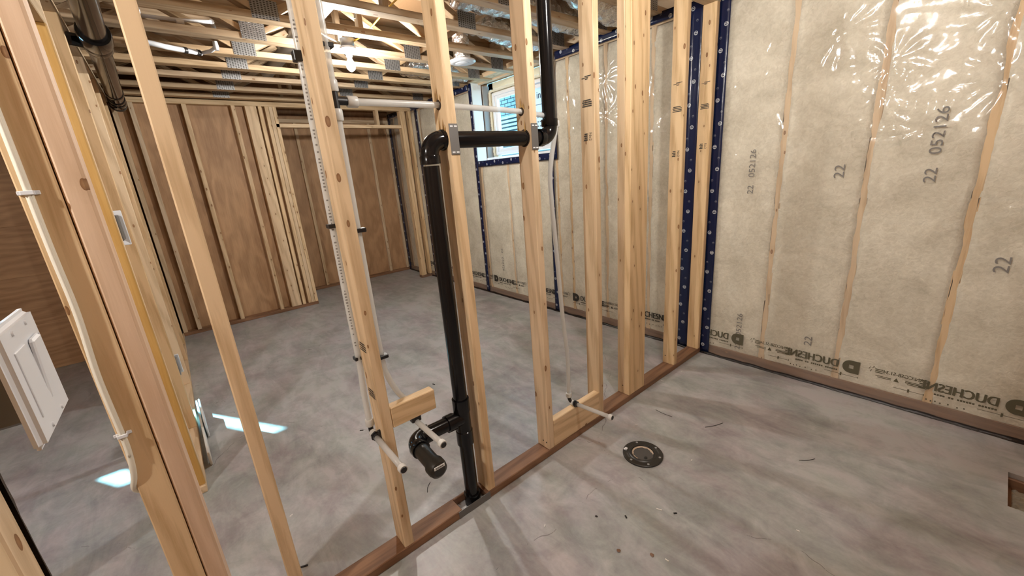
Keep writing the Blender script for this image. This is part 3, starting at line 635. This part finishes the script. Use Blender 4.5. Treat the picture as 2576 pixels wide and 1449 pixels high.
for st, x, y, z in ((S['S3'], -0.02, 0.8565, 0.08), (S['S3'], -0.045, 0.8565, 0.082), (S['S6'], -0.07, 2.1746, 0.10), (S['S5'], -0.05, 1.6045, 0.10)):
    turned('nail_head', (x, y+0.0005, z), (x, y-0.0012, z), [(0, 0.004), (1, 0.0038)], 'ink', st, 10)
# splintered holes where the pipes pass
def splinter(y, z, st, nsp=7, r=0.03):
    P = Print(); rr = random.Random(int(z*1000+y*77))
    for q in range(nsp):
        a = rr.uniform(0.2, 2.9); x0 = r*math.cos(a); z0 = r*math.sin(a); P.poly([(x0-0.003, z0), (x0+0.004, z0), (x0*1.1, z0+rr.uniform(0.015, 0.05))])
    me = bpy.data.meshes.new('wood_splinters'); me.from_pydata([(-0.05+a, y-0.003-0.01*abs(b), z+b) for a, b in P.V], [], P.F); link('wood_splinters', me, 'ochre', st)
def hole_rim(y, x, z, r, st):
    turned('bored_hole', (x, y+0.0006, z), (x, y-0.0012, z), [(0, r), (1, r)], 'bark', st, 24)

# ------------------------------------------------------------------ black drain and vent pipe
XP = -0.045; RP = 0.0315; RC = 0.0385
dv = empty('drain_pipe', (XP, 0.37, 0)); tag(dv, 'glossy black plastic drain and vent pipe threaded through the open studs', 'pipe')
yv = 0.372; zh = 1.652; yu = 1.020; zt = 0.47
turned('pipe_run', (XP, yv, -0.03), (XP, yv, 0.36), [(0, RP), (1, RP)], 'abs', dv); turned('coupling', (XP, yv, -0.02), (XP, yv, 0.055), [(0, RC), (1, RC)], 'abs', dv)
turned('pipe_run', (XP, yv, 0.5), (XP, yv, 1.56), [(0, RP), (1, RP)], 'abs', dv)
te = turned('tee_fitting', (XP, yv, 0.335), (XP, yv, 0.565), [(0, RC), (0.30, RC), (0.31, RC-0.003), (0.72, RC-0.003), (0.73, RC), (1, RC)], 'abs', dv)
turned('tee_branch', (XP, yv, zt), (XP, yv-0.085, zt+0.002), [(0, RC-0.004), (0.55, RC-0.004), (0.56, RC), (1, RC)], 'abs', te)
yt = 0.125
turned('pipe_run', (XP, yv-0.07, zt+0.002), (XP, yt+0.055, zt+0.006), [(0, RP), (1, RP)], 'abs', dv)
def elbow(p0, c, p1, k=0.045):
    p0, c, p1 = Vector(p0), Vector(c), Vector(p1)
    pts = [p0, p0+(c-p0).normalized()*0.004]+arc(p0+(c-p0)*0.35, c, p1+(c-p1)*0.35, 10)+[p1-(p1-c).normalized()*0.004, p1]
    e = tube('elbow', pts, RC-0.004, 'abs', dv, 24)
    for a in (p0, p1):
        d = (c-a).normalized(); turned('elbow_hub', a, a+d*0.032, [(0, RC), (0.85, RC), (1, RC-0.003)], 'abs', e)
    return e
elbow((XP, yt+0.075, zt+0.006), (XP, yt, zt+0.006), (XP+0.075, yt, zt+0.004))
XT = 0.172
turned('pipe_run', (XP+0.055, yt, zt+0.004), (XT-0.02, yt, zt-0.012), [(0, RP), (1, RP)], 'abs_cap', dv)
cp = turned('end_cap', (XT-0.045, yt, zt-0.010), (XT, yt, zt-0.013), [(0, RC), (0.55, RC), (0.85, RC-0.004), (1, RC-0.016)], 'abs_cap', dv)
lb = board('barcode_label', cp, XT-0.0005, XT+0.0018, yt-0.022, yt+0.022, zt+0.001, zt+0.013, 'paper', bev=0)
P = Print()
for q in range(11): P.rect(-0.016+q*0.003, -0.003, -0.0145+q*0.003+0.0008*(q % 3 == 0), 0.003)
me = bpy.data.meshes.new('barcode'); me.from_pydata([(XT+0.0022, yt+a, zt+0.007+b) for a, b in P.V], [], P.F); link('barcode', me, 'ink', cp)
elbow((XP, yv, zh-0.085), (XP, yv, zh), (XP, yv+0.085, zh))
turned('pipe_run', (XP, yv+0.06, zh), (XP, yu-0.06, zh+0.004), [(0, RP), (1, RP)], 'abs', dv)
elbow((XP, yu-0.08, zh+0.004), (XP, yu, zh+0.004), (XP, yu, zh+0.084))
turned('pipe_run', (XP, yu, zh+0.065), (XP, yu-0.01, 2.80), [(0, RP), (1, RP)], 'abs', dv)
hole_rim(0.4389, XP, zh, 0.037, S['S2']); hole_rim(0.8565, XP, zh+0.003, 0.037, S['S3'])
splinter(0.4389, zh+0.01, S['S2']); splinter(0.8565, zh+0.005, S['S3'], 4)

# ------------------------------------------------------------------ water pipes
RX = 0.0112
def ring(p, d, parent, L=0.026, r=0.0165, mat='pexring'):
    p, d = Vector(p), Vector(d).normalized(); return turned('crimp_ring', p-d*L/2, p+d*L/2, [(0, r-0.002), (0.1, r), (0.9, r), (1, r-0.002)], mat, parent, 16)
def clip(name, c, sx, sy, sz, parent): return board(name, parent, c[0]-sx/2, c[0]+sx/2, c[1]-sy/2, c[1]+sy/2, c[2]-sz/2, c[2]+sz/2, 'blackplastic', bev=0.002)
def stub(p0, p1, parent):
    p0, p1 = Vector(p0), Vector(p1); d = (p1-p0).normalized()
    tube('stub_out', [p0, p1], RX, 'pex', parent); turned('cap_ring', p1-d*0.022, p1, [(0, RX+0.001), (0.2, 0.0158), (0.9, 0.0158), (1, 0.0145)], 'pexring', parent, 18); turned('end_plug', p1-d*0.004, p1+d*0.003, [(0, 0.0115), (0.7, 0.0115), (1, 0.010)], 'blackplastic', parent, 18)
wa = empty('water_pipe', (-0.1, -0.005, 0.55)); tag(wa, 'clear plastic water pipe down the near side of the stud with the short block', 'pipe')
tube('pipe_run', smooth_path([(-0.096, 0.004, 2.75), (-0.098, 0.0, 2.05), (-0.102, -0.004, 1.68), (-0.106, -0.006, 1.13), (-0.098, -0.008, 0.88), (-0.098, -0.014, 0.74), (-0.098, -0.014, 0.605)], 6), RX, 'pex', wa)
ring((-0.098, -0.014, 0.612), (0, 0, 1), wa, 0.03); tube('elbow_fitting', [(-0.098, -0.014, 0.60), (-0.098, -0.014, 0.585)]+arc((-0.098, -0.014, 0.585), (-0.098, -0.014, 0.572), (-0.085, -0.014, 0.572), 5)+[(-0.05, -0.014, 0.572)], 0.010, 'blackplastic', wa, 12)
ring((-0.075, -0.014, 0.572), (1, 0, 0), wa, 0.022, 0.015)
turned('bracket', (-0.058, -0.014, 0.572), (-0.036, -0.014, 0.572), [(0, 0.019), (0.4, 0.019), (0.42, 0.015), (1, 0.015)], 'blackplastic', wa, 6); clip('bracket_foot', (-0.034, -0.004, 0.572), 0.010, 0.012, 0.062, wa)
stub((-0.05, -0.016, 0.572), (0.205, -0.020, 0.572), wa)
for z in (1.905, 1.385, 0.888): o = clip('pipe_clip', (-0.100-0.003*(z < 1.6), -0.006, z), 0.030, 0.034, 0.014 if z < 1.8 else 0.03, wa)
P = Print(); rr = random.Random(3); V = []; F = []
eye = cam.matrix_world.translation
for z in np.arange(0.93, 2.0, 0.011):
    if rr.random() < 0.25: continue
    c = Vector((np.interp(z, [0.88, 1.13, 1.68, 2.05], [-0.098, -0.106, -0.102, -0.098]), np.interp(z, [0.88, 1.13, 1.68, 2.05], [-0.008, -0.006, -0.004, 0.0]), z))
    d = Vector((0.94, -0.34, 0)); t_ = Vector((0.34, 0.94, 0)); w_ = rr.uniform(0.0015, 0.0040); b = len(V)
    V += [tuple(c+d*0.0116+t_*a*w_+Vector((0, 0, q))) for a, q in ((-1, 0), (1, 0), (1, 0.005), (-1, 0.005))]; F.append((b, b+1, b+2, b+3))
me = bpy.data.meshes.new('pipe_print'); me.from_pydata(V, [], F); tag(link('pipe_print', me, 'inkpale', wa), kind='stuff')
wc_ = empty('water_pipe', (-0.03, 0.06, 0.55)); tag(wc_, 'clear plastic water pipe with a tee branching through drilled studs to a low stub', 'pipe')
tube('pipe_run', smooth_path([(-0.025, 0.053, 2.75), (-0.022, 0.054, 2.05), (-0.030, 0.056, 1.80)], 6), RX, 'pex', wc_)
tube('pipe_run', smooth_path([(-0.034, 0.056, 1.74), (-0.038, 0.055, 1.3), (-0.036, 0.056, 0.90), (-0.034, 0.068, 0.80), (-0.043, 0.10, 0.715), (-0.058, 0.135, 0.655), (-0.060, 0.142, 0.60)], 8), RX, 'pex', wc_)
tf = turned('tee_fitting', (-0.032, 0.056, 1.745), (-0.032, 0.056, 1.80), [(0, 0.012), (1, 0.012)], 'blackplastic', wc_, 14)
turned('tee_branch', (-0.034, 0.056, 1.772), (-0.038, 0.098, 1.772), [(0, 0.013), (1, 0.012)], 'blackplastic', tf, 14)
ring((-0.032, 0.056, 1.815), (0, 0, 1), wc_, 0.035); ring((-0.033, 0.056, 1.73), (0, 0, 1), wc_, 0.035); ring((-0.040, 0.112, 1.772), (0, 1, 0), wc_, 0.034, 0.018)
tube('branch_run', smooth_path([(-0.040, 0.10, 1.772), (-0.05, 0.43, 1.776), (-0.05, 0.52, 1.774), (-0.055, 0.86, 1.766), (-0.055, 1.055, 1.745)], 8), RX, 'pex', wc_)
tube('elbow_fitting', arc((-0.055, 1.045, 1.747), (-0.055, 1.072, 1.745), (-0.055, 1.074, 1.712), 6), 0.011, 'blackplastic', wc_, 12); ring((-0.055, 1.074, 1.718), (0, 0, 1), wc_, 0.03); ring((-0.055, 1.035, 1.747), (0, 1, 0), wc_, 0.026)
tube('drop_run', smooth_path([(-0.055, 1.072, 1.705), (-0.052, 1.020, 1.52), (-0.050, 1.014, 1.38), (-0.047, 1.030, 1.10), (-0.045, 1.052, 0.75), (-0.045, 1.078, 0.50), (-0.045, 1.075, 0.265)], 8), RX, 'pex', wc_)
ring((-0.045, 1.075, 0.268), (0, 0, 1), wc_, 0.026); tube('elbow_fitting', arc((-0.045, 1.075, 0.258), (-0.045, 1.075, 0.222), (-0.02, 1.082, 0.222), 6), 0.010, 'blackplastic', wc_, 12)
ring((-0.028, 1.083, 0.222), (1, 0.1, 0), wc_, 0.02, 0.014); turned('bracket', (-0.014, 1.085, 0.222), (0.008, 1.088, 0.222), [(0, 0.017), (0.35, 0.017), (0.4, 0.012), (0.6, 0.012), (0.65, 0.016), (1, 0.016)], 'blackplastic', wc_, 12)
clip('bracket_foot', (-0.004, 1.088, 0.212), 0.014, 0.03, 0.012, wc_)
stub((0.0, 1.087, 0.221), (0.222, 1.120, 0.218), wc_)
tube('elbow_fitting', arc((-0.060, 0.142, 0.612), (-0.060, 0.142, 0.580), (-0.03, 0.142, 0.578), 6), 0.010, 'blackplastic', wc_, 12); clip('bracket_foot', (-0.020, 0.142, 0.590), 0.026, 0.040, 0.024, wc_)
stub((-0.03, 0.142, 0.578), (0.190, 0.146, 0.572), wc_)
for z in (1.925, 1.365, 0.893): clip('pipe_clip', (-0.030, 0.060, z), 0.032, 0.034, 0.014, wc_)
hole_rim(0.4389, -0.05, 1.776, 0.018, S['S2']); hole_rim(0.8565, -0.055, 1.766, 0.018, S['S3']); splinter(0.4389, 1.776, S['S2'], 9, 0.02); splinter(0.8565, 1.766, S['S3'], 5, 0.016)

# ------------------------------------------------------------------ toilet flange
tfl = empty('toilet_flange', (0.346, 1.218, 0)); tag(tfl, 'round black plastic toilet flange set in the concrete floor', 'flange')
fx, fy = 0.346, 1.218; RF = 0.104
bm = bmesh.new(); n = 48
prof = [(RF, 0.0), (RF, 0.007), (RF-0.004, 0.0095), (0.074, 0.0095), (0.068, 0.013), (0.060, 0.013), (0.056, 0.006), (0.052, -0.035)]
rings = [[bm.verts.new((r*math.cos(2*math.pi*k/n), r*math.sin(2*math.pi*k/n), z)) for k in range(n)] for r, z in prof]
for a, b in zip(rings, rings[1:]):
    for k in range(n): bm.faces.new((a[k], a[(k+1) % n], b[(k+1) % n], b[k]))
bmesh.ops.recalc_face_normals(bm, faces=bm.faces[:]); bm_obj('flange_ring', bm, 'abs_cap', tfl, (fx, fy, 0))
bm = bmesh.new(); bmesh.ops.create_circle(bm, cap_ends=True, segments=32, radius=0.0555)
bm_obj('test_plug', bm, 'darkplug', tfl, (fx, fy, 0.004))
bm = bmesh.new(); pr = None   # grout smear round the plug
for i in range(41):
    a = 0.6+4.2*i/40; r0 = 0.0555; r1 = 0.048+0.006*noise.noise(Vector((i*0.35, 0, 0)))
    cur = [bm.verts.new((r*math.cos(a), r*math.sin(a), z)) for r, z in ((r0, 0.009), (r1, 0.0055))]
    if pr: bm.faces.new((pr[0], cur[0], cur[1], pr[1]))
    pr = cur
bm_obj('grout_smear', bm, 'grout', tfl, (fx, fy, 0))
turned('plug_hole', (fx+0.03, fy-0.018, 0.0035), (fx+0.03, fy-0.018, 0.0062), [(0, 0.009), (1, 0.009)], 'blackplastic', tfl, 14)
for a in (0.35, 1.25, 2.5, 3.6, 4.55, 5.6):
    c = (fx+0.088*math.cos(a), fy+0.088*math.sin(a)); turned('screw_head', (*c, 0.008), (*c, 0.0115), [(0, 0.0062), (0.7, 0.0062), (1, 0.004)], 'galv', tfl, 12)
for a0 in (0.7, 3.9):
    bm = bmesh.new(); pr = None
    for i in range(13):
        a = a0+0.45*i/12; cur = [bm.verts.new((r*math.cos(a), r*math.sin(a), 0.0100)) for r in (0.079, 0.086)]
        if pr: bm.faces.new((pr[0], pr[1], cur[1], cur[0]))
        pr = cur
    bm_obj('bolt_slot', bm, 'darkplug', tfl, (fx, fy, 0))
board('label_sticker', tfl, fx-0.092, fx-0.078, fy-0.045, fy-0.022, 0.0094, 0.0104, 'paper', bev=0)

# ------------------------------------------------------------------ light switch, cable and boxes on the near studs
ls = empty('light_switch', (0.775, -0.585, 1.36)); tag(ls, 'white two-gang light switch plate on an open box at the bark-edged stud', 'light switch')
bm = bmesh.new(); bmesh.ops.create_cube(bm, size=1.0); bmesh.ops.scale(bm, vec=(0.118, 0.008, 0.116), verts=bm.verts)
bmesh.ops.bevel(bm, geom=[e for e in bm.edges if (e.verts[0].co+e.verts[1].co).y > 0 or abs(e.verts[0].co.y-e.verts[1].co.y) > 1e-4], offset=0.005, segments=3, affect='EDGES')
px_, pz_, py_ = 0.772, 1.361, -0.563
bm_obj('cover_plate', bm, 'white', ls, (px_, py_, pz_))
for dx in (-0.023, 0.023): 
    rk = board('rocker', ls, px_+dx-0.0165, px_+dx+0.0165, py_+0.0035, py_+0.0052, pz_-0.033, pz_+0.033, 'white', bev=0.001) if dx > 0 else beam('rocker', ls, (px_+dx, py_+0.0025, pz_-0.033), (px_+dx, py_+0.006, pz_+0.033), 0.033, 0.004, 'white')
    for dz in (-0.048, 0.048): turned('screw', (px_+dx, py_+0.003, pz_+dz), (px_+dx, py_+0.0055, pz_+dz), [(0, 0.003), (1, 0.0022)], 'white', ls, 12)
board('outlet_box', ls, px_-0.05, px_+0.0, YL-0.055, py_-0.004, pz_-0.048, pz_+0.045, 'darkmetal')
ca = empty('electric_cable', (0.012, -0.625, 0)); tag(ca, 'flat white electric cable stapled down the pale stud beside the switch', 'cable')
cp_ = smooth_path([(0.008, -0.640, 2.5), (0.008, -0.641, 1.75), (0.008, -0.643, 1.45), (0.008, -0.642, 1.28), (0.009, -0.649, 1.12), (0.008, -0.648, 0.97), (0.008, -0.648, 0.90), (0.004, -0.655, 0.83), (-0.012, -0.667, 0.78), (-0.06, -0.668, 0.74)], 8)
tube('cable_sheath', cp_, 0.0068, 'cable', ca, 12, True, None, 1.0)
tube('cable_ridge', [p+Vector((0.006, 0, 0)) for p in cp_[:-22]], 0.0030, 'cable', ca, 8)
def staple(y, z):
    s_ = empty('cable_staple', (0.012, y, z)); s_.parent = ca; s_.matrix_parent_inverse = MW(ca).inverted()
    board('staple_strap', ca, 0.016, 0.0195, y-0.010, y+0.010, z-0.0045, z+0.0045, 'white', bev=0.001); 
    for q in (-1, 1):
        board('staple_ear', ca, 0.0005, 0.004, y+q*0.0125-0.005, y+q*0.0125+0.005, z-0.0045, z+0.0045, 'white', bev=0.001); board('staple_leg', ca, 0.003, 0.018, y+q*0.009-0.001, y+q*0.009+0.001, z-0.0045, z+0.0045, 'white', bev=0)
    bpy.data.objects.remove(s_)
staple(-0.643, 1.552); staple(-0.647, 0.945)
pb = empty('outlet_plate', (-1.5, YL, 1.38)); tag(pb, 'white outlet box on the edge-on stud wall by the ochre stud', 'outlet')
board('box_body', pb, -1.42, -1.30, YL-0.02, YL-0.001, 1.34, 1.46, 'darkmetal'); board('box_rim', pb, -1.44, -1.425, YL-0.03, YL+0.012, 1.31, 1.48, 'white')
pb2 = empty('outlet_plate', (-1.9, YL, 0.45)); tag(pb2, 'low clear outlet bracket on the edge-on stud wall', 'outlet')
board('box_body', pb2, -2.02, -1.92, YL-0.03, YL+0.004, 0.40, 0.50, 'galv'); board('box_rim', pb2, -2.05, -2.03, YL-0.03, YL+0.014, 0.38, 0.51, 'white')
o = beam('white_board', None, (-2.20, YL+0.020, 0.045), (-1.36, YL+0.036, 0.045), 0.012, 0.085, 'whitewood', Vector((0, 1, 0))); tag(o, 'long white trim board on edge against the foot of the stud wall', 'board')
o = beam('trim_offcut', None, (-2.08, YL+0.040, 0.07), (-1.72, YL+0.048, 0.07), 0.010, 0.135, 'paper', Vector((0, 1, 0))); tag(o, 'short pale offcut leaning on the long white trim board', 'offcut')

# ------------------------------------------------------------------ ceiling: floor trusses under the boards of the storey above
bm = bmesh.new(); slab(FX0-0.06, FX1, YL-SW-0.06, YW+0.25, 2.885, 2.91); slab(XB-0.03, FX1, -3.36, YL-SW-0.06, 2.885, 2.91)
sub = bm_obj('ceiling', bm, 'sub'); tag(sub, 'brown floor boards of the storey above', 'ceiling', kind='structure')
rim = board('trim_1', None, FX0, FX1, YW+0.10, YW+0.14, 2.521, 2.884, 'spf_dull'); tag(rim, 'rim board along the top of the insulated wall', 'trim', kind='structure')
def make_truss(xf, lab):
    t = empty('floor_truss', (xf+0.045, 0.9, ZC)); tag(t, lab, 'truss', 'floor trusses across the bare ceiling')
    y0, y1 = -3.2, YW+0.095
    board('bottom_chord', t, xf, xf+0.09, y0, y1, ZC, ZC+0.041, 'truss'); board('top_chord', t, xf, xf+0.09, y0, y1, 2.843, 2.884, 'truss')
    nodes = [-2.09, -0.89, 0.31, 1.51, 2.45]
    for a in nodes[1:]:
        for s_ in (-1, 1):
            if a+s_*0.6 > 2.6: continue
            beam('web', t, (xf+0.045, a+s_*0.035, ZC+0.045), (xf+0.045, a+s_*0.53, 2.838), 0.082, 0.038, 'truss')
        for xx in (xf+0.0915,):
            if a > -0.5: board('connector_plate', t, xx-0.001, xx+0.001, a-0.075, a+0.075, ZC+0.001, ZC+0.105, 'nailplate', 'z', 0)
    beam('web', t, (xf+0.045, 0.91, ZC+0.041), (xf+0.045, 0.91, 2.843), 0.06, 0.036, 'truss')
    return t
nth = ['first', 'second', 'third', 'fourth', 'fifth', 'sixth', 'seventh', 'eighth', 'ninth']
for i, xf in enumerate((-4.34, -3.92, -3.44, -3.04, -2.63, -2.22, -1.80, -1.38, -0.93, -0.50)):
    make_truss(xf, 'open-web floor truss right above the plywood wall' if i == 0 else 'open-web floor truss, %s one out from the plywood wall%s' % (nth[i-1], {5: ', beside the lit bulb', 6: ', beside the lit bulb'}.get(i, '')))

# lamps
def lamp(x, y, strength, label, name='ceiling_lamp'):
    t = empty(name, (x, y, ZC-0.02)); tag(t, label, 'lamp')
    turned('junction_box', (x, y, ZC+0.045), (x, y, ZC-0.012), [(0, 0.050), (0.06, 0.053), (1, 0.053)], 'galv', t, 8)
    turned('lampholder', (x, y, ZC-0.012), (x, y, ZC-0.075), [(0, 0.060), (0.22, 0.060), (0.36, 0.046), (0.42, 0.026), (1, 0.022)], 'white', t)
    b = turned('bulb', (x, y, ZC-0.070), (x, y, ZC-0.178), [(0, 0.014), (0.18, 0.015), (0.32, 0.022), (0.48, 0.030), (0.64, 0.0325), (0.80, 0.029), (0.92, 0.018), (0.98, 0.008), (1, 0.001)], mk_bulb('bulb_glow', strength), t)
    return t
lamp(-2.0, 0.90, BULB_BED, 'lit bare bulb in a white porcelain holder under the trusses of the far room')
lamp(0.80, 0.98, BULB_BATH, 'lit bare bulb hung over the room with the toilet flange')
lamp(0.50, -1.75, BULB_HALL, 'lit bare bulb hung in the hall')

# ducts, diffuser and services between the trusses
def duct(pts, r, label, mat='foil', name='foil_duct'):
    P_ = smooth_path(pts, 14); rad = [r*(1+0.05*math.sin(i*2.1)+0.14*noise.noise(Vector((i*0.35, pts[0][0], 0)))) for i in range(len(P_))]
    o = tube(name, P_, r, mat, None, 28, True, rad); tag(o, label, 'duct'); return o
duct([(-1.17, 1.35, 2.70), (-1.12, 1.8, 2.685), (-1.10, 2.2, 2.67), (-1.10, 2.52, 2.67)], 0.115, 'crinkled foil duct in the truss bay beside the black vent pipe')
duct([(-1.60, 1.75, 2.72), (-1.58, 2.1, 2.66), (-1.59, 2.5, 2.66)], 0.105, 'crinkled foil duct in the truss bay above the window')
duct([(-0.66, 1.80, 2.74), (-0.64, 2.1, 2.62), (-0.63, 2.35, 2.60), (-0.62, 2.55, 2.66)], 0.12, 'sagging foil-wrapped duct bulging below the trusses at the insulated wall')
duct([(-2.79, 1.75, 2.69), (-2.79, 2.1, 2.685), (-2.79, 2.5, 2.68)], 0.145, 'crinkled foil duct in the far truss bay past the lit bulb')
o = turned('metal_duct', (-0.38, 0.72, 2.735), (-3.85, 0.72, 2.735), [(0, 0.075)]+[(i/20, 0.075) for i in range(1, 20)]+[(1, 0.075)], 'galv'); tag(o, 'round sheet metal duct threaded through the truss webs above the bulb', 'duct')
df = empty('ceiling_diffuser', (-1.93, 1.90, 2.49)); tag(df, 'round white ceiling air diffuser below a foil boot', 'diffuser')
turned('diffuser_dish', (-1.955, 1.905, 2.525), (-1.955, 1.905, 2.482), [(0, 0.07), (0.25, 0.085), (0.5, 0.118), (0.75, 0.120), (0.92, 0.108), (1, 0.085)], 'white', df, 32)
turned('diffuser_cone', (-1.955, 1.905, 2.484), (-1.955, 1.905, 2.470), [(0, 0.066), (0.5, 0.062), (1, 0.03)], 'white', df, 32)
turned('foil_boot', (-1.955, 1.905, 2.86), (-1.955, 1.905, 2.52), [(i/16, 0.072+0.006*(i % 2)) for i in range(17)], 'foil', df, 24)
# big black drain slung under the trusses along the left wall
bd = empty('overhead_drain', (-2.8, -0.515, 2.42)); tag(bd, 'large black drain pipe slung under the trusses beside the stud wall', 'pipe')
q0 = Vector((-0.55, -0.475, 2.425)); q1 = Vector((-4.20, -0.545, 2.41)); Lq = (q1-q0).length; uq = (q1-q0)/Lq
turned('pipe_run', q0, q1, [(0, 0.056), (1, 0.056)], 'abs', bd)
for s0, s1, r in ((1.42, 1.60, 0.075), (1.60, 1.72, 0.068), (3.05, 3.14, 0.062), (3.30, 3.38, 0.063), (3.42, 3.56, 0.066)): turned('coupling', q0+uq*s0, q0+uq*s1, [(0, r-0.004), (0.12, r), (0.88, r), (1, r-0.004)], 'abs', bd)
turned('cleanout_plug', q1-uq*0.06, q1+uq*0.03, [(0, 0.066), (0.6, 0.066), (0.62, 0.05), (0.75, 0.05), (0.76, 0.02), (1, 0.018)], 'abs_cap', bd, 16)
turned('side_branch', q0+uq*1.66, q0+uq*1.62+Vector((0.02, -0.115, 0.0)), [(0, 0.035), (1, 0.035)], 'abs', bd)
def pipe_thing(name, pts, r, mat, label, cat, k=6, n=10):
    o = tube(name, smooth_path(pts, k) if k else pts, r, mat, None, n); tag(o, label, cat); return o
wm = empty('white_pipework', (-2.2, -0.1, 2.6)); tag(wm, 'thin white pipework with elbows hung between the far trusses', 'pipe')
tube('pipe_run', [(-2.21, -0.35, 2.60), (-2.19, -0.08, 2.60), (-2.15, 0.085, 2.60)], 0.011, 'white', wm, 10); tube('pipe_drop', [(-2.15, 0.085, 2.605), (-2.31, 0.115, 2.60)], 0.014, 'white', wm, 10); tube('pipe_drop', [(-2.10, -0.283, 2.605), (-2.325, -0.279, 2.60)], 0.015, 'white', wm, 10)
turned('valve', (-2.19, -0.10, 2.588), (-2.19, -0.06, 2.588), [(0, 0.016), (1, 0.016)], 'white', wm, 12)
w2 = empty('white_pipework', (-2.45, -0.1, 2.52)); tag(w2, 'white pipe with black couplings and a round valve tied below the trusses', 'pipe')
tube('pipe_run', [(-2.37, -0.275, 2.500), (-2.44, -0.17, 2.500), (-2.50, -0.06, 2.505), (-2.53, 0.03, 2.505)], 0.017, 'white', w2, 12); turned('valve_body', (-2.345, -0.315, 2.50), (-2.345, -0.265, 2.50), [(0, 0.015), (0.2, 0.028), (0.8, 0.028), (1, 0.015)], 'white', w2, 16)
for t_ in ((-2.495, -0.065), (-2.523, 0.012)): turned('coupling', (t_[0]+0.004, t_[1]-0.008, 2.504), (t_[0]-0.004, t_[1]+0.008, 2.505), [(0, 0.021), (1, 0.021)], 'blackplastic', w2, 12)
turned('elbow_valve', (-2.36, 0.105, 2.49), (-2.36, 0.105, 2.545), [(0, 0.014), (0.4, 0.018), (1, 0.014)], 'white', w2, 12)
tube('cross_run', [(-2.53, 0.03, 2.505), (-2.45, 0.08, 2.505), (-2.36, 0.105, 2.51)], 0.012, 'white', w2, 10)
pipe_thing('electric_cable', [(-2.06, 0.88, 2.55), (-1.98, 0.74, 2.56), (-1.86, 0.60, 2.60), (-1.75, 0.55, 2.66), (-1.2, 0.50, 2.70), (-0.5, 0.47, 2.72)], 0.006, 'cable', 'white cable looping from the lit bulb box to the near trusses', 'cable')
pipe_thing('electric_cable', [(-2.02, 0.955, 2.56), (-1.95, 1.05, 2.62), (-1.5, 1.10, 2.70), (-0.6, 1.15, 2.74)], 0.006, 'yellow', 'yellow cable leaving the lit bulb box', 'cable')
pipe_thing('electric_cable', [(-1.60, 0.86, 2.80), (-1.58, 0.84, 2.66), (-1.60, 0.82, 2.57)], 0.006, 'cable', 'short white cable hanging beside the metal duct', 'cable')
pipe_thing('electric_cable', [(-1.30, -0.45, 2.66), (-1.32, -0.1, 2.63), (-1.36, 0.22, 2.64)], 0.007, 'cable', 'white cable along the side of a truss near the overhead drain', 'cable')
for i, (x0, y, z) in enumerate(((-1.0, 1.28, 2.80), (-1.0, 1.31, 2.80), (-1.0, 1.34, 2.79))):
    pass

# ------------------------------------------------------------------ scraps on the floor
def scrap(x, y, L, w, a, mat, name, label, group, h=0.003):
    o = beam(name, None, (x-math.cos(a)*L/2, y-math.sin(a)*L/2, h/2), (x+math.cos(a)*L/2, y+math.sin(a)*L/2, h/2), h, w, mat, Vector((0, 0, 1)), 0); tag(o, label, 'scrap', group); return o
for x, y, L, a in ((-0.262, -0.34, 0.030, 1.2), (-1.201, 0.813, 0.022, 0.3), (-1.031, 0.19, 0.022, 0.9), (0.427, 0.72, 0.010, 0.2), (0.52, 0.81, 0.014, 2.6), (0.66, 0.98, 0.014, 0.9)):
    scrap(x, y, L, 0.006, a, 'blackplastic', 'plastic_scrap', 'small black plastic scrap on the bare concrete', 'black scraps on the floor', 0.004)
for x, y, L, a in ((-0.601, -0.316, 0.016, 2.0), (0.178, 1.412, 0.016, 0.8), (0.02, 1.98, 0.02, 0.2), (0.05, 2.2, 0.012, 1.0), (0.60, 0.95, 0.024, 0.4), (0.95, 0.55, 0.02, 0.7), (0.30, 0.52, 0.014, 2.2), (-1.6, 1.0, 0.012, 0.3), (0.75, 0.75, 0.015, 0.0), (0.55, 1.35, 0.012, 1.7), (1.05, 1.25, 0.012, 0.2)):
    scrap(x, y, L, 0.004, a, 'whitewood', 'wood_chip', 'tiny pale chip on the bare concrete', 'pale chips on the floor')
for x, y, a, l in ((0.232, 1.632, 0.0, 0.11), (0.50, 1.72, 1.1, 0.12), (-0.28, 0.26, -0.7, 0.07), (0.95, 1.75, 0.9, 0.08)):
    o = tube('wire_offcut', smooth_path([(x-math.cos(a)*l/2, y-math.sin(a)*l/2, 0.0016), (x+0.006*math.sin(a), y-0.006*math.cos(a), 0.002), (x+math.cos(a)*l/2, y+math.sin(a)*l/2, 0.0016)], 6), 0.0014, 'blackplastic', None, 6); tag(o, 'thin dark wire offcut lying on the concrete', 'wire', 'wire offcuts on the floor')
for x, y in ((0.597, 0.649), (0.698, 0.728)):
    bm = bmesh.new(); bmesh.ops.create_icosphere(bm, subdivisions=2, radius=0.008)
    for v in bm.verts: v.co *= 1+0.5*noise.noise(v.co*120+Vector((x*50, 0, 0))); v.co.z *= 0.35
    o = bm_obj('mud_crumb', bm, 'treated', None, (x, y, 0.003)); tag(o, 'brown crumb of dirt on the bare concrete', 'dirt', 'dirt crumbs on the floor')
